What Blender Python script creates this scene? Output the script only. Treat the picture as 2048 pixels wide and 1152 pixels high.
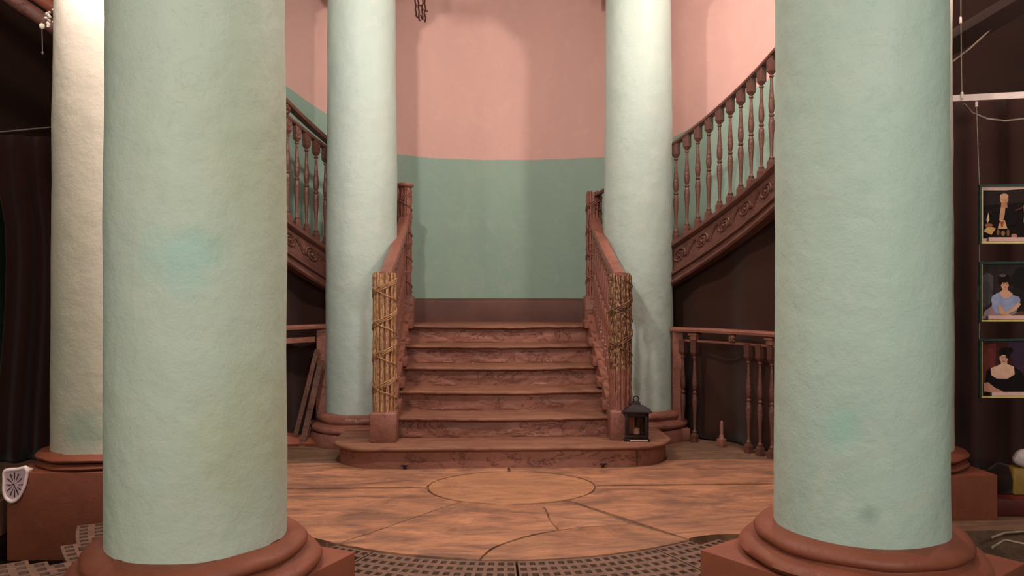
import bpy, bmesh, math, random
from mathutils import Vector, Matrix, noise
random.seed(7)
PI = math.pi; R_ = math.radians
C = bpy.context.scene.collection
for o in list(bpy.data.objects): bpy.data.objects.remove(o)

# ------------------------------------------------------------------ camera, world, lights, exposure
F = 1540.0; HY = 587.0; CX, CZ = -0.13, 1.17; TH = R_(2.3)
cam = bpy.data.cameras.new('camera'); co = bpy.data.objects.new('camera', cam); C.objects.link(co)
cam.sensor_width = 36; cam.lens = 36 * F / 2048; cam.shift_y = (HY - 576) / 2048
cam.clip_start = 0.05
co.location = (CX, 0, CZ); co.rotation_euler = (PI / 2, 0, -TH)
bpy.context.scene.camera = co
vs = bpy.context.scene.view_settings
vs.view_transform = 'Standard'; vs.look = 'None'; vs.gamma = 1; vs.exposure = 0.16
try: vs.use_curve_mapping = False
except Exception: pass
w = bpy.data.worlds.new('world'); bpy.context.scene.world = w; w.use_nodes = True
w.node_tree.nodes['Background'].inputs[0].default_value = (1.0, 0.82, 0.70, 1)
w.node_tree.nodes['Background'].inputs[1].default_value = 0.10

def light(name, kind, loc, power, col, size=0.1, target=None, spot=None, size_y=None):
    l = bpy.data.lights.new(name, kind); l.energy = power; l.color = col
    if kind == 'AREA':
        l.size = size
        if size_y: l.shape = 'RECTANGLE'; l.size_y = size_y
    else: l.shadow_soft_size = size
    if kind == 'SPOT' and spot: l.spot_size = R_(spot); l.spot_blend = 0.6
    o = bpy.data.objects.new(name, l); C.objects.link(o); o.location = loc
    if target is not None:
        o.rotation_euler = (Vector(target) - Vector(loc)).to_track_quat('-Z', 'Y').to_euler()
    return o
light('right_hall_lamp', 'POINT', (1.73, 4.60, 3.85), 140, (1.0, 0.88, 0.80), 0.08)
light('left_hall_lamp', 'SPOT', (-1.05, 3.30, 3.80), 200, (1.0, 0.88, 0.78), 0.07, (0.5, 6.4, 0.6), 140)
light('left_column_lamp', 'POINT', (-2.20, 3.72, 3.05), 33, (1.0, 0.82, 0.80), 0.05)
light('right_column_lamp', 'POINT', (2.55, 3.5, 3.2), 34, (1.0, 0.76, 0.68), 0.05)
light('left_front_fill', 'AREA', (-1.7, -1.4, 2.9), 72, (1.0, 0.95, 0.84), 0.9, (-0.4, 3.4, 1.0))  # added fill behind the camera, brightens the near side of the columns
light('right_front_fill', 'AREA', (1.3, -1.4, 2.9), 72, (0.97, 0.98, 0.90), 0.9, (0.8, 3.6, 1.1))  # matching added fill on the right, no fixture modelled
light('overhead_fill', 'AREA', (0.0, 4.5, 4.2), 22, (1.0, 0.86, 0.74), 1.0, (0, 4.6, 0))  # added soft overhead fill that lifts the ambient level inside the hall

# ------------------------------------------------------------------ helpers
def P(px, py, D):
    """pixel + depth -> world"""
    xc = (px - 1024) / F * D
    return Vector((CX + D * math.sin(TH) + xc * math.cos(TH), D * math.cos(TH) - xc * math.sin(TH), CZ - (py - HY) / F * D))
def Pz(px, py, z):
    return P(px, py, F * (CZ - z) / (py - HY))
CY = 4.68                                       # centre of the round hall
def pol(phi, r, z):                             # phi degrees from the back, + = right
    a = R_(phi); return Vector((r * math.sin(a), CY + r * math.cos(a), z))
def phi_px(px, r):
    best = None
    for i in range(0, 1200):
        ph = (-60 + i * 0.1) if False else (i * 0.1 if px > 1000 else -i * 0.1)
        if abs(ph) > 95: break
        q = pol(ph, r, 0); dx = q.x - CX; dy = q.y
        xc = dx * math.cos(TH) - dy * math.sin(TH); D = dx * math.sin(TH) + dy * math.cos(TH)
        e = abs(1024 + F * xc / D - px)
        if best is None or e < best[0]: best = (e, ph)
    return best[1]

def tag(o, label=None, cat=None, group=None, kind=None):
    if label: o['label'] = label
    if cat: o['category'] = cat
    if group: o['group'] = group
    if kind: o['kind'] = kind
    return o
def thing(name, loc, label=None, cat=None, group=None, kind=None, rz=0):
    o = bpy.data.objects.new(name, None); C.objects.link(o); o.location = loc; o.rotation_euler = (0, 0, rz)
    o.empty_display_size = 0.1
    return tag(o, label, cat, group, kind)
def link(name, me, parent=None, loc=None, rot=None, local=False):
    o = bpy.data.objects.new(name, me); C.objects.link(o)
    if loc is not None: o.location = loc
    if rot is not None: o.rotation_euler = rot
    if parent:
        o.parent = parent
        if not local:
            top = parent; m = Matrix.Identity(4)
            chain = []
            while top: chain.append(top); top = top.parent
            for q in reversed(chain):
                m = m @ (q.matrix_parent_inverse @ Matrix.LocRotScale(q.location, q.rotation_euler, q.scale) if q.parent else Matrix.LocRotScale(q.location, q.rotation_euler, q.scale))
            o.matrix_parent_inverse = m.inverted()
    return o
def mesh_of(bm, name, mats, smooth=True, angle=35, normals=True):
    if normals: bmesh.ops.recalc_face_normals(bm, faces=bm.faces)
    me = bpy.data.meshes.new(name); bm.to_mesh(me); bm.free()
    for m in (mats if isinstance(mats, (list, tuple)) else [mats]): me.materials.append(m)
    if smooth:
        me.polygons.foreach_set('use_smooth', [True] * len(me.polygons))
        me.set_sharp_from_angle(angle=R_(angle))
    return me
def obj(name, bm, mats, parent=None, smooth=True, angle=35, local=False, **k):
    o = link(name, mesh_of(bm, name, mats, smooth, angle), parent, local=local)
    return tag(o, **k) if k else o
def add_box(bm, c, s, rz=0, rx=0, ry=0, mi=0, bevel=0.0):
    M = Matrix.Translation(Vector(c)) @ Matrix.Rotation(rz, 4, 'Z') @ Matrix.Rotation(rx, 4, 'X') @ Matrix.Rotation(ry, 4, 'Y') @ Matrix.Diagonal((s[0], s[1], s[2], 1))
    g = bmesh.ops.create_cube(bm, size=1, matrix=M)
    fs = set(f for v in g['verts'] for f in v.link_faces)
    for f in fs: f.material_index = mi
    if bevel > 0:
        es = list(set(e for v in g['verts'] for e in v.link_edges))
        bmesh.ops.bevel(bm, geom=es, offset=bevel, segments=2, profile=0.5, affect='EDGES')
def add_lathe(bm, prof, c=(0, 0, 0), n=32, mi=0, cap=True):
    rings = []
    for r, z in prof:
        rings.append([bm.verts.new((c[0] + r * math.cos(2 * PI * i / n), c[1] + r * math.sin(2 * PI * i / n), c[2] + z)) for i in range(n)])
    for a, b in zip(rings, rings[1:]):
        for i in range(n):
            f = bm.faces.new((a[i], a[(i + 1) % n], b[(i + 1) % n], b[i])); f.material_index = mi
    if cap:
        for rr in (rings[0], rings[-1]):
            f = bm.faces.new(rr); f.material_index = mi
    return rings
def add_tube(bm, pts, rad, n=6, mi=0, cap=True):
    pts = [Vector(p) for p in pts]; rings = []; pa = None
    for i, p in enumerate(pts):
        t = (pts[min(i + 1, len(pts) - 1)] - pts[max(i - 1, 0)]).normalized()
        up = Vector((0, 0, 1)) if abs(t.z) < 0.9 else Vector((0, 1, 0))
        a = t.cross(up).normalized()
        if pa is not None:                       # carry the frame along so the tube never twists
            q = pa - t * pa.dot(t)
            if q.length > 1e-5: a = q.normalized()
        pa = a; b = t.cross(a).normalized()
        r = rad[i] if isinstance(rad, (list, tuple)) else rad
        rings.append([bm.verts.new(p + a * r * math.cos(2 * PI * k / n) + b * r * math.sin(2 * PI * k / n)) for k in range(n)])
    for a, b in zip(rings, rings[1:]):
        for k in range(n):
            f = bm.faces.new((a[k], a[(k + 1) % n], b[(k + 1) % n], b[k])); f.material_index = mi
    if cap:
        for rr in (rings[0], rings[-1]):
            f = bm.faces.new(rr); f.material_index = mi
def add_prism(bm, pts, z0, z1, mi=0, bevel=0):
    a = [bm.verts.new((p[0], p[1], z0)) for p in pts]; b = [bm.verts.new((p[0], p[1], z1)) for p in pts]
    n = len(pts); fs = [bm.faces.new(a[::-1]), bm.faces.new(b)]
    top = fs[1]
    for i in range(n): fs.append(bm.faces.new((a[i], a[(i + 1) % n], b[(i + 1) % n], b[i])))
    for f in fs: f.material_index = mi
    if bevel: bmesh.ops.bevel(bm, geom=list(top.edges), offset=bevel, segments=2, profile=0.5, affect='EDGES')
def add_loft(bm, sections, mi=0, cap=True, closed=True):
    """sections: list of lists of points (same count)"""
    rings = [[bm.verts.new(p) for p in s] for s in sections]; n = len(rings[0])
    for a, b in zip(rings, rings[1:]):
        for i in range(n if closed else n - 1):
            f = bm.faces.new((a[i], a[(i + 1) % n], b[(i + 1) % n], b[i])); f.material_index = mi
    if cap and closed:
        for rr in (rings[0], rings[-1]):
            f = bm.faces.new(rr); f.material_index = mi
def jitter(bm, amt, sc, seed=0.0, zamt=None):
    for v in bm.verts:
        q = Vector(v.co) * sc + Vector((seed, seed * 1.7, seed * 0.3))
        n = noise.noise_vector(q)
        v.co += Vector((n.x * amt, n.y * amt, n.z * (amt if zamt is None else zamt)))

# ------------------------------------------------------------------ materials
def rgb(r, g, b):
    f = lambda c: ((c / 255 + 0.055) / 1.055) ** 2.4 if c > 10 else c / 255 / 12.92
    return (f(r), f(g), f(b), 1)
class NT:
    def __init__(s, name):
        s.m = bpy.data.materials.new(name); s.m.use_nodes = True; s.t = s.m.node_tree; s.b = s.t.nodes['Principled BSDF']
    def n(s, ty, **k):
        q = s.t.nodes.new(ty)
        for a, v in k.items():
            if a in q.inputs: q.inputs[a].default_value = v
            else: setattr(q, a, v)
        return q
    def l(s, a, b): s.t.links.new(a, b)
    def coord(s, scale=(1, 1, 1)):
        tc = s.n('ShaderNodeTexCoord'); mp = s.n('ShaderNodeMapping'); mp.inputs['Scale'].default_value = scale
        s.l(tc.outputs['Object'], mp.inputs['Vector']); return mp.outputs['Vector']
    def noise(s, vec, scale, detail=4, rough=0.6, dist=0):
        q = s.n('ShaderNodeTexNoise'); q.inputs['Scale'].default_value = scale; q.inputs['Detail'].default_value = detail
        q.inputs['Roughness'].default_value = rough; q.inputs['Distortion'].default_value = dist
        s.l(vec, q.inputs['Vector']); return q.outputs['Fac']
    def ramp(s, fac, stops):
        q = s.n('ShaderNodeValToRGB'); el = q.color_ramp.elements
        while len(el) < len(stops): el.new(0.5)
        for e, (p, c) in zip(el, stops): e.position = p; e.color = c if len(c) == 4 else (*c, 1)
        s.l(fac, q.inputs['Fac']); return q.outputs['Color']
    def mix(s, fac, a, b, mode='MIX'):
        q = s.n('ShaderNodeMix', data_type='RGBA', blend_type=mode)
        for sock, v in ((q.inputs['Factor'], fac), (q.inputs[6], a), (q.inputs[7], b)):
            if hasattr(v, 'is_linked') or hasattr(v, 'links'): s.l(v, sock)
            else: sock.default_value = v
        return q.outputs[2]
    def math(s, op, a, b=0.5):
        q = s.n('ShaderNodeMath', operation=op)
        for i, v in enumerate((a, b)):
            if hasattr(v, 'links'): s.l(v, q.inputs[i])
            else: q.inputs[i].default_value = v
        return q.outputs[0]
    def bump(s, h, strength, dist, prev=None):
        q = s.n('ShaderNodeBump'); q.inputs['Strength'].default_value = strength; q.inputs['Distance'].default_value = dist
        s.l(h, q.inputs['Height'])
        if prev is not None: s.l(prev, q.inputs['Normal'])
        return q.outputs['Normal']
    def done(s, col=None, rough=0.6, normal=None, metal=0.0, spec=0.5):
        if col is not None:
            if hasattr(col, 'links'): s.l(col, s.b.inputs['Base Color'])
            else: s.b.inputs['Base Color'].default_value = col
        if hasattr(rough, 'links'): s.l(rough, s.b.inputs['Roughness'])
        else: s.b.inputs['Roughness'].default_value = rough
        if normal is not None: s.l(normal, s.b.inputs['Normal'])
        s.b.inputs['Metallic'].default_value = metal; s.b.inputs['Specular IOR Level'].default_value = spec
        return s.m
BW = [(0, 0, 0), (1, 1, 1)]
def plaster(name, c1, c2, c3, patches=(), rough=0.55, bump=1.0, gloss=0.4):
    t = NT(name); v = t.coord(); vs_ = t.coord((1, 1, 0.35))
    col = t.mix(t.ramp(t.noise(vs_, 2.2, 5, 0.6, 0.4), [(0.35, (0, 0, 0)), (0.68, (1, 1, 1))]), c1, c2)
    col = t.mix(t.ramp(t.noise(v, 5.5, 7, 0.7, 0.8), [(0.52, (0, 0, 0)), (0.74, (0.55, 0.55, 0.55))]), col, c3)
    for (c, r, pc, k) in patches:                # soft-edged spots of another tone, each at its own place
        q = t.n('ShaderNodeVectorMath', operation='DISTANCE'); t.l(v, q.inputs[0]); q.inputs[1].default_value = c
        d = t.math('ADD', t.math('DIVIDE', q.outputs['Value'], r), t.math('MULTIPLY', t.math('SUBTRACT', t.noise(v, 9, 4, 0.6), 0.5), 1.2))
        col = t.mix(t.ramp(d, [(0.3, (k, k, k)), (1.0, (0, 0, 0))]), col, pc)
    n1 = t.bump(t.noise(v, 7, 4, 0.55), 0.35 * bump, 0.03)
    n2 = t.bump(t.noise(v, 130, 3, 0.6), 0.28 * bump, 0.004, n1)
    fl = t.ramp(t.noise(v, 11, 8, 0.66, 1.6), [(0.565, (0, 0, 0)), (0.585, (1, 1, 1))])
    n3 = t.bump(fl, 0.28 * bump, 0.004, n2)
    return t.done(col, rough, n3, spec=gloss)
def oldpaint(name, c1, c2, c3, rough=0.5, scale=1.0, bump=1.0, metal=0.0):
    """thick brown oil paint, chipped and layered"""
    t = NT(name); v = t.coord((scale, scale, scale)); vf = t.coord((scale * 0.55, scale, scale * 1.3))
    col = t.mix(t.ramp(t.noise(v, 4, 6, 0.65, 0.5), [(0.36, (0, 0, 0)), (0.66, (1, 1, 1))]), c1, c2)
    col = t.mix(t.ramp(t.noise(v, 22, 6, 0.7, 1.0), [(0.55, (0, 0, 0)), (0.75, (0.3, 0.3, 0.3))]), col, c3)
    n1 = t.bump(t.noise(v, 16, 6, 0.65, 0.6), 0.55 * bump, 0.012)
    fl = t.ramp(t.noise(vf, 7, 10, 0.72, 1.5), [(0.54, (0, 0, 0)), (0.56, (1, 1, 1))])
    edge = t.ramp(t.noise(vf, 7, 10, 0.72, 1.5), [(0.535, (0, 0, 0)), (0.55, (1, 1, 1)), (0.565, (0, 0, 0))])
    col = t.mix(t.math('MULTIPLY', edge, 0.10 if bump >= 1.2 else 0.04), col, tuple(min(1, x * 0.45) for x in c2[:3]) + (1,))
    chip = t.ramp(t.noise(v, 5.5, 10, 0.75, 1.4), [(0.69, (0, 0, 0)), (0.71, (0.4, 0.4, 0.4))])
    col = t.mix(chip, col, tuple(min(1, x * 1.5 + 0.03) for x in c3[:3]) + (1,))
    n2 = t.bump(fl, 0.6 * bump, 0.006, n1)
    return t.done(col, rough, n2, metal, 0.45)
def simple(name, c1, c2=None, sc=20, rough=0.6, metal=0.0, bump=0.15, bs=60, spec=0.4):
    t = NT(name); v = t.coord(); c2 = c2 or tuple(x * 0.75 for x in c1[:3]) + (1,)
    col = t.mix(t.ramp(t.noise(v, sc, 4), [(0.35, (0, 0, 0)), (0.65, (1, 1, 1))]), c1, c2)
    return t.done(col, rough, t.bump(t.noise(v, bs, 3), bump, 0.005), metal, spec)

GR1, GR2, GR3 = rgb(184, 196, 184), rgb(174, 190, 177), rgb(198, 198, 184)
M = {}
lp = Vector((-1.072, 2.61, 0)); rp = Vector((1.194, 2.65, 0))
M['column_left'] = plaster('pale green column plaster', GR1, rgb(186, 196, 178), GR3, [((-1.02, 2.34, 1.28), 0.14, rgb(140, 190, 180), 0.5), ((-0.86, 2.48, 0.72), 0.3, rgb(178, 180, 146), 0.5), ((-0.80, 2.52, 1.6), 0.4, rgb(170, 176, 146), 0.4)])
M['column_right'] = plaster('green column plaster', rgb(180, 196, 184), rgb(170, 190, 178), rgb(192, 198, 186), [((1.02, 2.42, 0.73), 0.09, rgb(138, 188, 172), 0.45), ((1.1, 2.4, 0.47), 0.04, rgb(120, 140, 128), 0.5)])
M['column_back'] = plaster('pale mint column plaster', rgb(174, 190, 182), rgb(164, 182, 175), rgb(188, 192, 182))
M['column_cream'] = plaster('cream column plaster over old green', rgb(206, 198, 180), rgb(198, 192, 172), rgb(214, 206, 192), [((-2.2, 4.1, 0.45), 0.16, rgb(160, 186, 168), 0.7), ((-2.4, 4.1, 0.8), 0.3, rgb(184, 190, 168), 0.5)], bump=0.8)
M['pink'] = plaster('pink wall paint', rgb(207, 165, 156), rgb(200, 160, 153), rgb(211, 173, 161), bump=0.5, rough=0.7, gloss=0.2)
M['green'] = plaster('sage green wall paint', rgb(138, 162, 148), rgb(131, 156, 144), rgb(150, 168, 152), bump=0.5, rough=0.6, gloss=0.3)
M['brown'] = oldpaint('brown oil paint', rgb(140, 90, 76), rgb(122, 76, 64), rgb(156, 106, 90), 0.42)
M['brown_step'] = oldpaint('worn brown stair paint', rgb(152, 98, 82), rgb(134, 85, 71), rgb(166, 116, 96), 0.5, 0.8, 1.25)
M['brown_dark'] = oldpaint('dark brown gloss paint', rgb(100, 62, 52), rgb(84, 50, 42), rgb(118, 78, 66), 0.35, 1.3)
M['baseboard'] = simple('plain brown skirting paint', rgb(94, 56, 45), rgb(80, 46, 38), 3, 0.6, 0, 0.12, 14)
M['terra'] = oldpaint('terracotta plinth paint', rgb(132, 71, 50), rgb(118, 61, 42), rgb(144, 82, 60), 0.55, 0.9, 0.45)
def tread_mat():
    t = NT('dusty trodden tread'); v = t.coord((0.5, 2.5, 1))
    col = t.mix(t.ramp(t.noise(v, 6, 7, 0.7, 0.8), [(0.35, (0, 0, 0)), (0.65, (1, 1, 1))]), rgb(112, 72, 58), rgb(146, 102, 80))
    n = t.bump(t.noise(v, 14, 8, 0.7, 1.0), 0.7, 0.012)
    return t.done(col, 0.6, n, spec=0.3)
M['tread'] = tread_mat()
def stone_mat(name, a, b, c):
    t = NT(name); v = t.coord((1.0, 2.6, 1))
    col = t.mix(t.ramp(t.noise(v, 2.2, 8, 0.68, 1.2), [(0.38, (0, 0, 0)), (0.66, (1, 1, 1))]), a, b)
    col = t.mix(t.ramp(t.noise(v, 7, 8, 0.72, 0.6), [(0.5, (0, 0, 0)), (0.72, (0.75, 0.75, 0.75))]), col, c)
    n = t.bump(t.noise(v, 5, 8, 0.72, 1.2), 0.55, 0.02); n = t.bump(t.noise(v, 40, 5, 0.7), 0.35, 0.006, n)
    return t.done(col, 0.62, n, spec=0.3)
M['stone'] = stone_mat('worn brown flagstone', rgb(126, 90, 73), rgb(190, 134, 100), rgb(106, 78, 68))
M['stone_dark'] = stone_mat('dark dusty flagstone', rgb(100, 76, 60), rgb(134, 100, 78), rgb(86, 66, 54))
M['medallion'] = stone_mat('sandy mortar disc', rgb(156, 110, 82), rgb(186, 134, 97), rgb(116, 84, 70))
M['grate'] = oldpaint('rusty cast iron', rgb(124, 92, 76), rgb(104, 76, 64), rgb(148, 114, 92), 0.6, 3, 1)
M['pit'] = simple('dark pit', rgb(22, 14, 11), rgb(14, 9, 8), 4, 0.95, 0, 0.1, 60, 0.05)  # near-black colour paints in the shade seen through the grate holes
def cloth_mat(name, a, b, rough=0.85):
    t = NT(name); v = t.coord()
    col = t.mix(t.noise(v, 2.5, 3), a, b)
    n = t.bump(t.noise(v, 400, 2), 0.2, 0.001)
    t.b.inputs['Sheen Weight'].default_value = 0.15
    return t.done(col, rough, n, spec=0.1)
M['curtain'] = cloth_mat('dark maroon curtain cloth', rgb(52, 28, 23), rgb(42, 22, 18))
M['curtain_brown'] = cloth_mat('dark brown curtain cloth', rgb(62, 38, 30), rgb(48, 29, 23))
M['backdrop'] = cloth_mat('black brown backdrop cloth', rgb(44, 25, 18), rgb(34, 19, 14))
def gold_mat(name, k0, k1):
    t = NT(name); v = t.coord((1, 1, 0.4))
    f = t.ramp(t.noise(v, 95, 6, 0.75, 0.3), [(k0, (0, 0, 0)), (k1, (1, 1, 1))])
    col = t.mix(f, rgb(84, 48, 36), rgb(216, 170, 126))
    n = t.bump(t.noise(v, 90, 5, 0.7), 0.8, 0.006)
    m = t.done(col, 0.34, n, 0, 0.5)
    t.l(t.math('MULTIPLY', f, 0.4), t.b.inputs['Metallic']); return m
M['gold'] = gold_mat('worn gilding on reeds', 0.36, 0.56)
M['gold_dull'] = gold_mat('tarnished gilding', 0.48, 0.62)
M['white_metal'] = simple('white rail enamel', rgb(226, 204, 196), rgb(210, 190, 182), 8, 0.4)
M['cable'] = simple('grey cable', rgb(150, 132, 116), rgb(120, 104, 92), 30, 0.5)
M['wire'] = simple('steel wire', rgb(190, 180, 172), rgb(160, 150, 144), 30, 0.35, 0.6)
M['black_metal'] = simple('black lantern metal', rgb(44, 32, 32), rgb(30, 22, 22), 30, 0.4, 0.2)
M['clock_white'] = simple('white porcelain', rgb(232, 208, 204), rgb(226, 200, 196), 6, 0.3, 0, 0.05)
M['clock_face'] = simple('pale clock dial', rgb(206, 172, 176), rgb(192, 158, 164), 20, 0.4, 0, 0.05)
M['ink'] = simple('dark mark', rgb(52, 36, 40), None, 20, 0.5)
M['green_edge'] = simple('green glass edge', rgb(34, 66, 56), rgb(26, 52, 44), 40, 0.45, 0, 0.02, 60, 0.2)
M['yellow_edge'] = simple('pale yellow edge', rgb(224, 204, 120), rgb(206, 180, 96), 40, 0.35)  # pale yellow colour of the frame edges
M['mount'] = simple('pale mount card', rgb(220, 180, 166), rgb(206, 168, 154), 20, 0.7)
M['paper'] = simple('caption paper', rgb(214, 170, 162), rgb(204, 160, 152), 20, 0.7)
M['wood_raw'] = oldpaint('bare reddish wood', rgb(96, 58, 44), rgb(76, 44, 34), rgb(112, 72, 56), 0.6, 2)
M['redboard'] = simple('dark red board', rgb(96, 30, 24), rgb(74, 22, 18), 8, 0.5)
M['ochre'] = simple('ochre box card', rgb(150, 116, 52), rgb(128, 98, 44), 8, 0.6)
M['whitecloth'] = simple('off white bag', rgb(196, 180, 178), rgb(150, 138, 140), 12, 0.7)
def glass_mat():
    t = NT('lantern glass'); t.b.inputs['Transmission Weight'].default_value = 1.0; t.b.inputs['IOR'].default_value = 1.1
    return t.done((0.9, 0.85, 0.8, 1), 0.08)
M['glass'] = glass_mat()
def flat(name, c): return simple(name, c, tuple(x * 0.82 for x in c[:3]) + (1,), 30, 0.75, 0, 0.02, 60, 0.12)

# ------------------------------------------------------------------ floor: pit, flagstones, medallion, grates
bm = bmesh.new(); add_box(bm, (0, 2.3, -0.25), (10.4, 11.4, 0.10)); floor = obj('floor', bm, M['pit'], smooth=False, kind='structure')
MC = Vector((0.055, 4.66)); MA, MB = 0.505, 0.385
AC = Vector((0.03, 4.90)); AR = 1.515
def med(t, k=1.0): return Vector((MC.x + MA * k * math.cos(t), MC.y + MB * k * math.sin(t)))
def shrink(pts, g):
    """inset a plan polygon by g, leaving a joint"""
    n = len(pts); A = sum(pts[i][0] * pts[(i + 1) % n][1] - pts[(i + 1) % n][0] * pts[i][1] for i in range(n))
    if A < 0: pts = pts[::-1]
    out = []
    for i in range(n):
        p0, p1, p2 = Vector(pts[i - 1][:2]), Vector(pts[i][:2]), Vector(pts[(i + 1) % n][:2])
        d1 = (p1 - p0).normalized(); d2 = (p2 - p1).normalized()
        n1 = Vector((-d1.y, d1.x)); n2 = Vector((-d2.y, d2.x)); m = n1 + n2
        if m.length < 1e-4: m = n1
        m = m.normalized(); k = max(0.35, m.dot(n1)); out.append(p1 + m * (g / k))
    return out
def slab(pts, mat, name='flagstone', top=0.0, gap=0.006, wob=0.004, parent=floor, z0=-0.199):
    pts = shrink([Vector(p[:2]) for p in pts], gap)
    q = []
    for i, p in enumerate(pts):                          # subdivide the edges and chip them
        p2 = pts[(i + 1) % len(pts)]; L = (p2 - p).length; k = max(1, int(L / 0.05))
        for j in range(k): q.append(p.lerp(p2, j / k))
    q = [p + Vector((noise.noise((p.x * 9, p.y * 9, 1.3)), noise.noise((p.x * 9, p.y * 9, 7.7)))) * wob for p in q]
    bm = bmesh.new(); add_prism(bm, q, z0, top, bevel=0.006)
    return obj(name, bm, mat, parent, angle=50)
ang_l = Vector((-0.698, -0.79)).normalized(); ang_r = Vector((0.545, -0.88)).normalized()
def arcpt(u):
    w_ = max(-0.93, min(0.95, u)); return Vector((u, AC.y - math.sqrt(AR ** 2 - (w_ - AC.x) ** 2)))
tl = math.atan2(4.37 - MC.y, -0.151 - MC.x); tr_ = math.atan2(4.32 - MC.y, 0.313 - MC.x)
sam = lambda a, b, n: [a + (b - a) * i / n for i in range(n + 1)]
# back flagstones (the stairs stand on them)
slab([med(t) for t in sam(PI, PI / 2, 12)] + [(0.055, 5.35), (-1.95, 5.35), (-1.95, 4.70), (-0.5, 4.67)][:3] + [(-1.95, 4.66)], M['stone'], top=0.004)
slab([med(t) for t in sam(PI / 2, 0, 12)] + [(1.95, 4.66), (1.95, 5.35), (0.055, 5.35)], M['stone'], top=0.004)
slab([(-1.98, 5.35), (0, 5.35), (0, 7.35), (-1.98, 7.35)], M['stone_dark'], top=-0.001)
slab([(0, 5.35), (1.98, 5.35), (1.98, 7.35), (0, 7.35)], M['stone_dark'], top=-0.001)
# left, right, front sectors
eL = Vector((-0.151, 4.37)); eR = Vector((0.313, 4.32)); oL = Vector((-0.92, 3.50 + 0.02)); oR = Vector((0.87, 3.43))
oL = arcpt(-0.80); oL = Vector((-0.80, oL.y)); oR = arcpt(0.86)
u_side = 1.76
slab([med(t) for t in sam(PI, PI + (tl % (2 * PI) - PI), 10)] + [oL] + [arcpt(u) for u in sam(-0.85, -u_side, 12)] + [(-1.95, 4.66)], M['stone'], top=-0.002)
slab([med(t) for t in sam(0, tr_, 10)] + [oR] + [arcpt(u) for u in sam(0.92, u_side, 12)] + [(1.95, 4.66)], M['stone'], top=-0.001)
c1 = Pz(985, 1095, 0).xy; c2 = Pz(1060, 1070, 0).xy; c3 = Pz(1150, 1054, 0).xy; c4 = Pz(1262, 1046, 0).xy
f1 = Pz(1088, 1012, 0).xy; f2 = Pz(1100, 1040, 0).xy; f3 = Pz(1118, 1060, 0).xy
c0 = Pz(960, 1112, 0).xy; c0 = Vector((c0.x, arcpt(c0.x).y))
slab([med(t) for t in sam(tl % (2 * PI), 3 * PI / 2 + 0.12, 8)] + [f1, f2, f3, c2, c1, c0] + [arcpt(u) for u in sam(c0.x - 0.05, -0.76, 10)] + [oL], M['stone'], top=0.0)
slab([med(t) for t in sam(3 * PI / 2 + 0.12, tr_ % (2 * PI), 6)] + [c4, c3, f3, f2, f1], M['stone'], top=-0.004, gap=0.004)
slab([c0, c1, c2, f3, c3, c4, oR] + [arcpt(u) for u in sam(0.80, c0.x + 0.05, 12)], M['stone'], top=-0.003, gap=0.004)
bm = bmesh.new(); add_prism(bm, [arcpt(u) + Vector((0, 0.02)) for u in sam(-1.72, 1.72, 40)] + [Vector((1.96, 4.7)), Vector((1.96, 7.3)), Vector((-1.96, 7.3)), Vector((-1.96, 4.7))], -0.198, -0.011)
obj('joint_mortar', bm, M['stone_dark'], floor, smooth=False)
bm = bmesh.new(); pp = [med(t, 0.992 + 0.006 * math.sin(5 * t)) for t in sam(0, 2 * PI, 56)[:-1]]
add_prism(bm, pp, -0.199, 0.001, bevel=0.004); obj('floor_medallion', bm, M['medallion'], floor, angle=50, label='round sandy mortar disc')
# outer paving beside the ring
slab([(1.97, 4.62), (2.95, 4.62), (2.95, 3.7), (1.97, 3.7)], M['stone_dark'])
slab([(2.6, 3.7), (5.0, 3.7), (5.0, 2.0), (2.9, 2.0)], M['stone_dark'], top=-0.004)
slab([(2.95, 4.62), (5.0, 4.62), (5.0, 3.7), (2.95, 3.7)], M['stone_dark'], top=-0.002)
slab([(1.98, 4.64), (5.0, 4.64), (5.0, 7.9), (1.98, 7.9)], M['stone_dark'], top=-0.003)
slab([(-1.98, 4.64), (-5.0, 4.64), (-5.0, 7.9), (-1.98, 7.9)], M['stone_dark'], top=-0.003)
slab([(-5.0, 2.2), (-2.9, 2.2), (-2.75, 3.3), (-2.85, 4.62), (-5.0, 4.62)], M['stone_dark'], top=-0.003)
for i in range(5):
    slab([(-5 + 2 * i, -3.1), (-3 + 2 * i, -3.1), (-3 + 2 * i, 2.12), (-5 + 2 * i, 2.12)], M['stone_dark'], top=-0.003)
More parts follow.
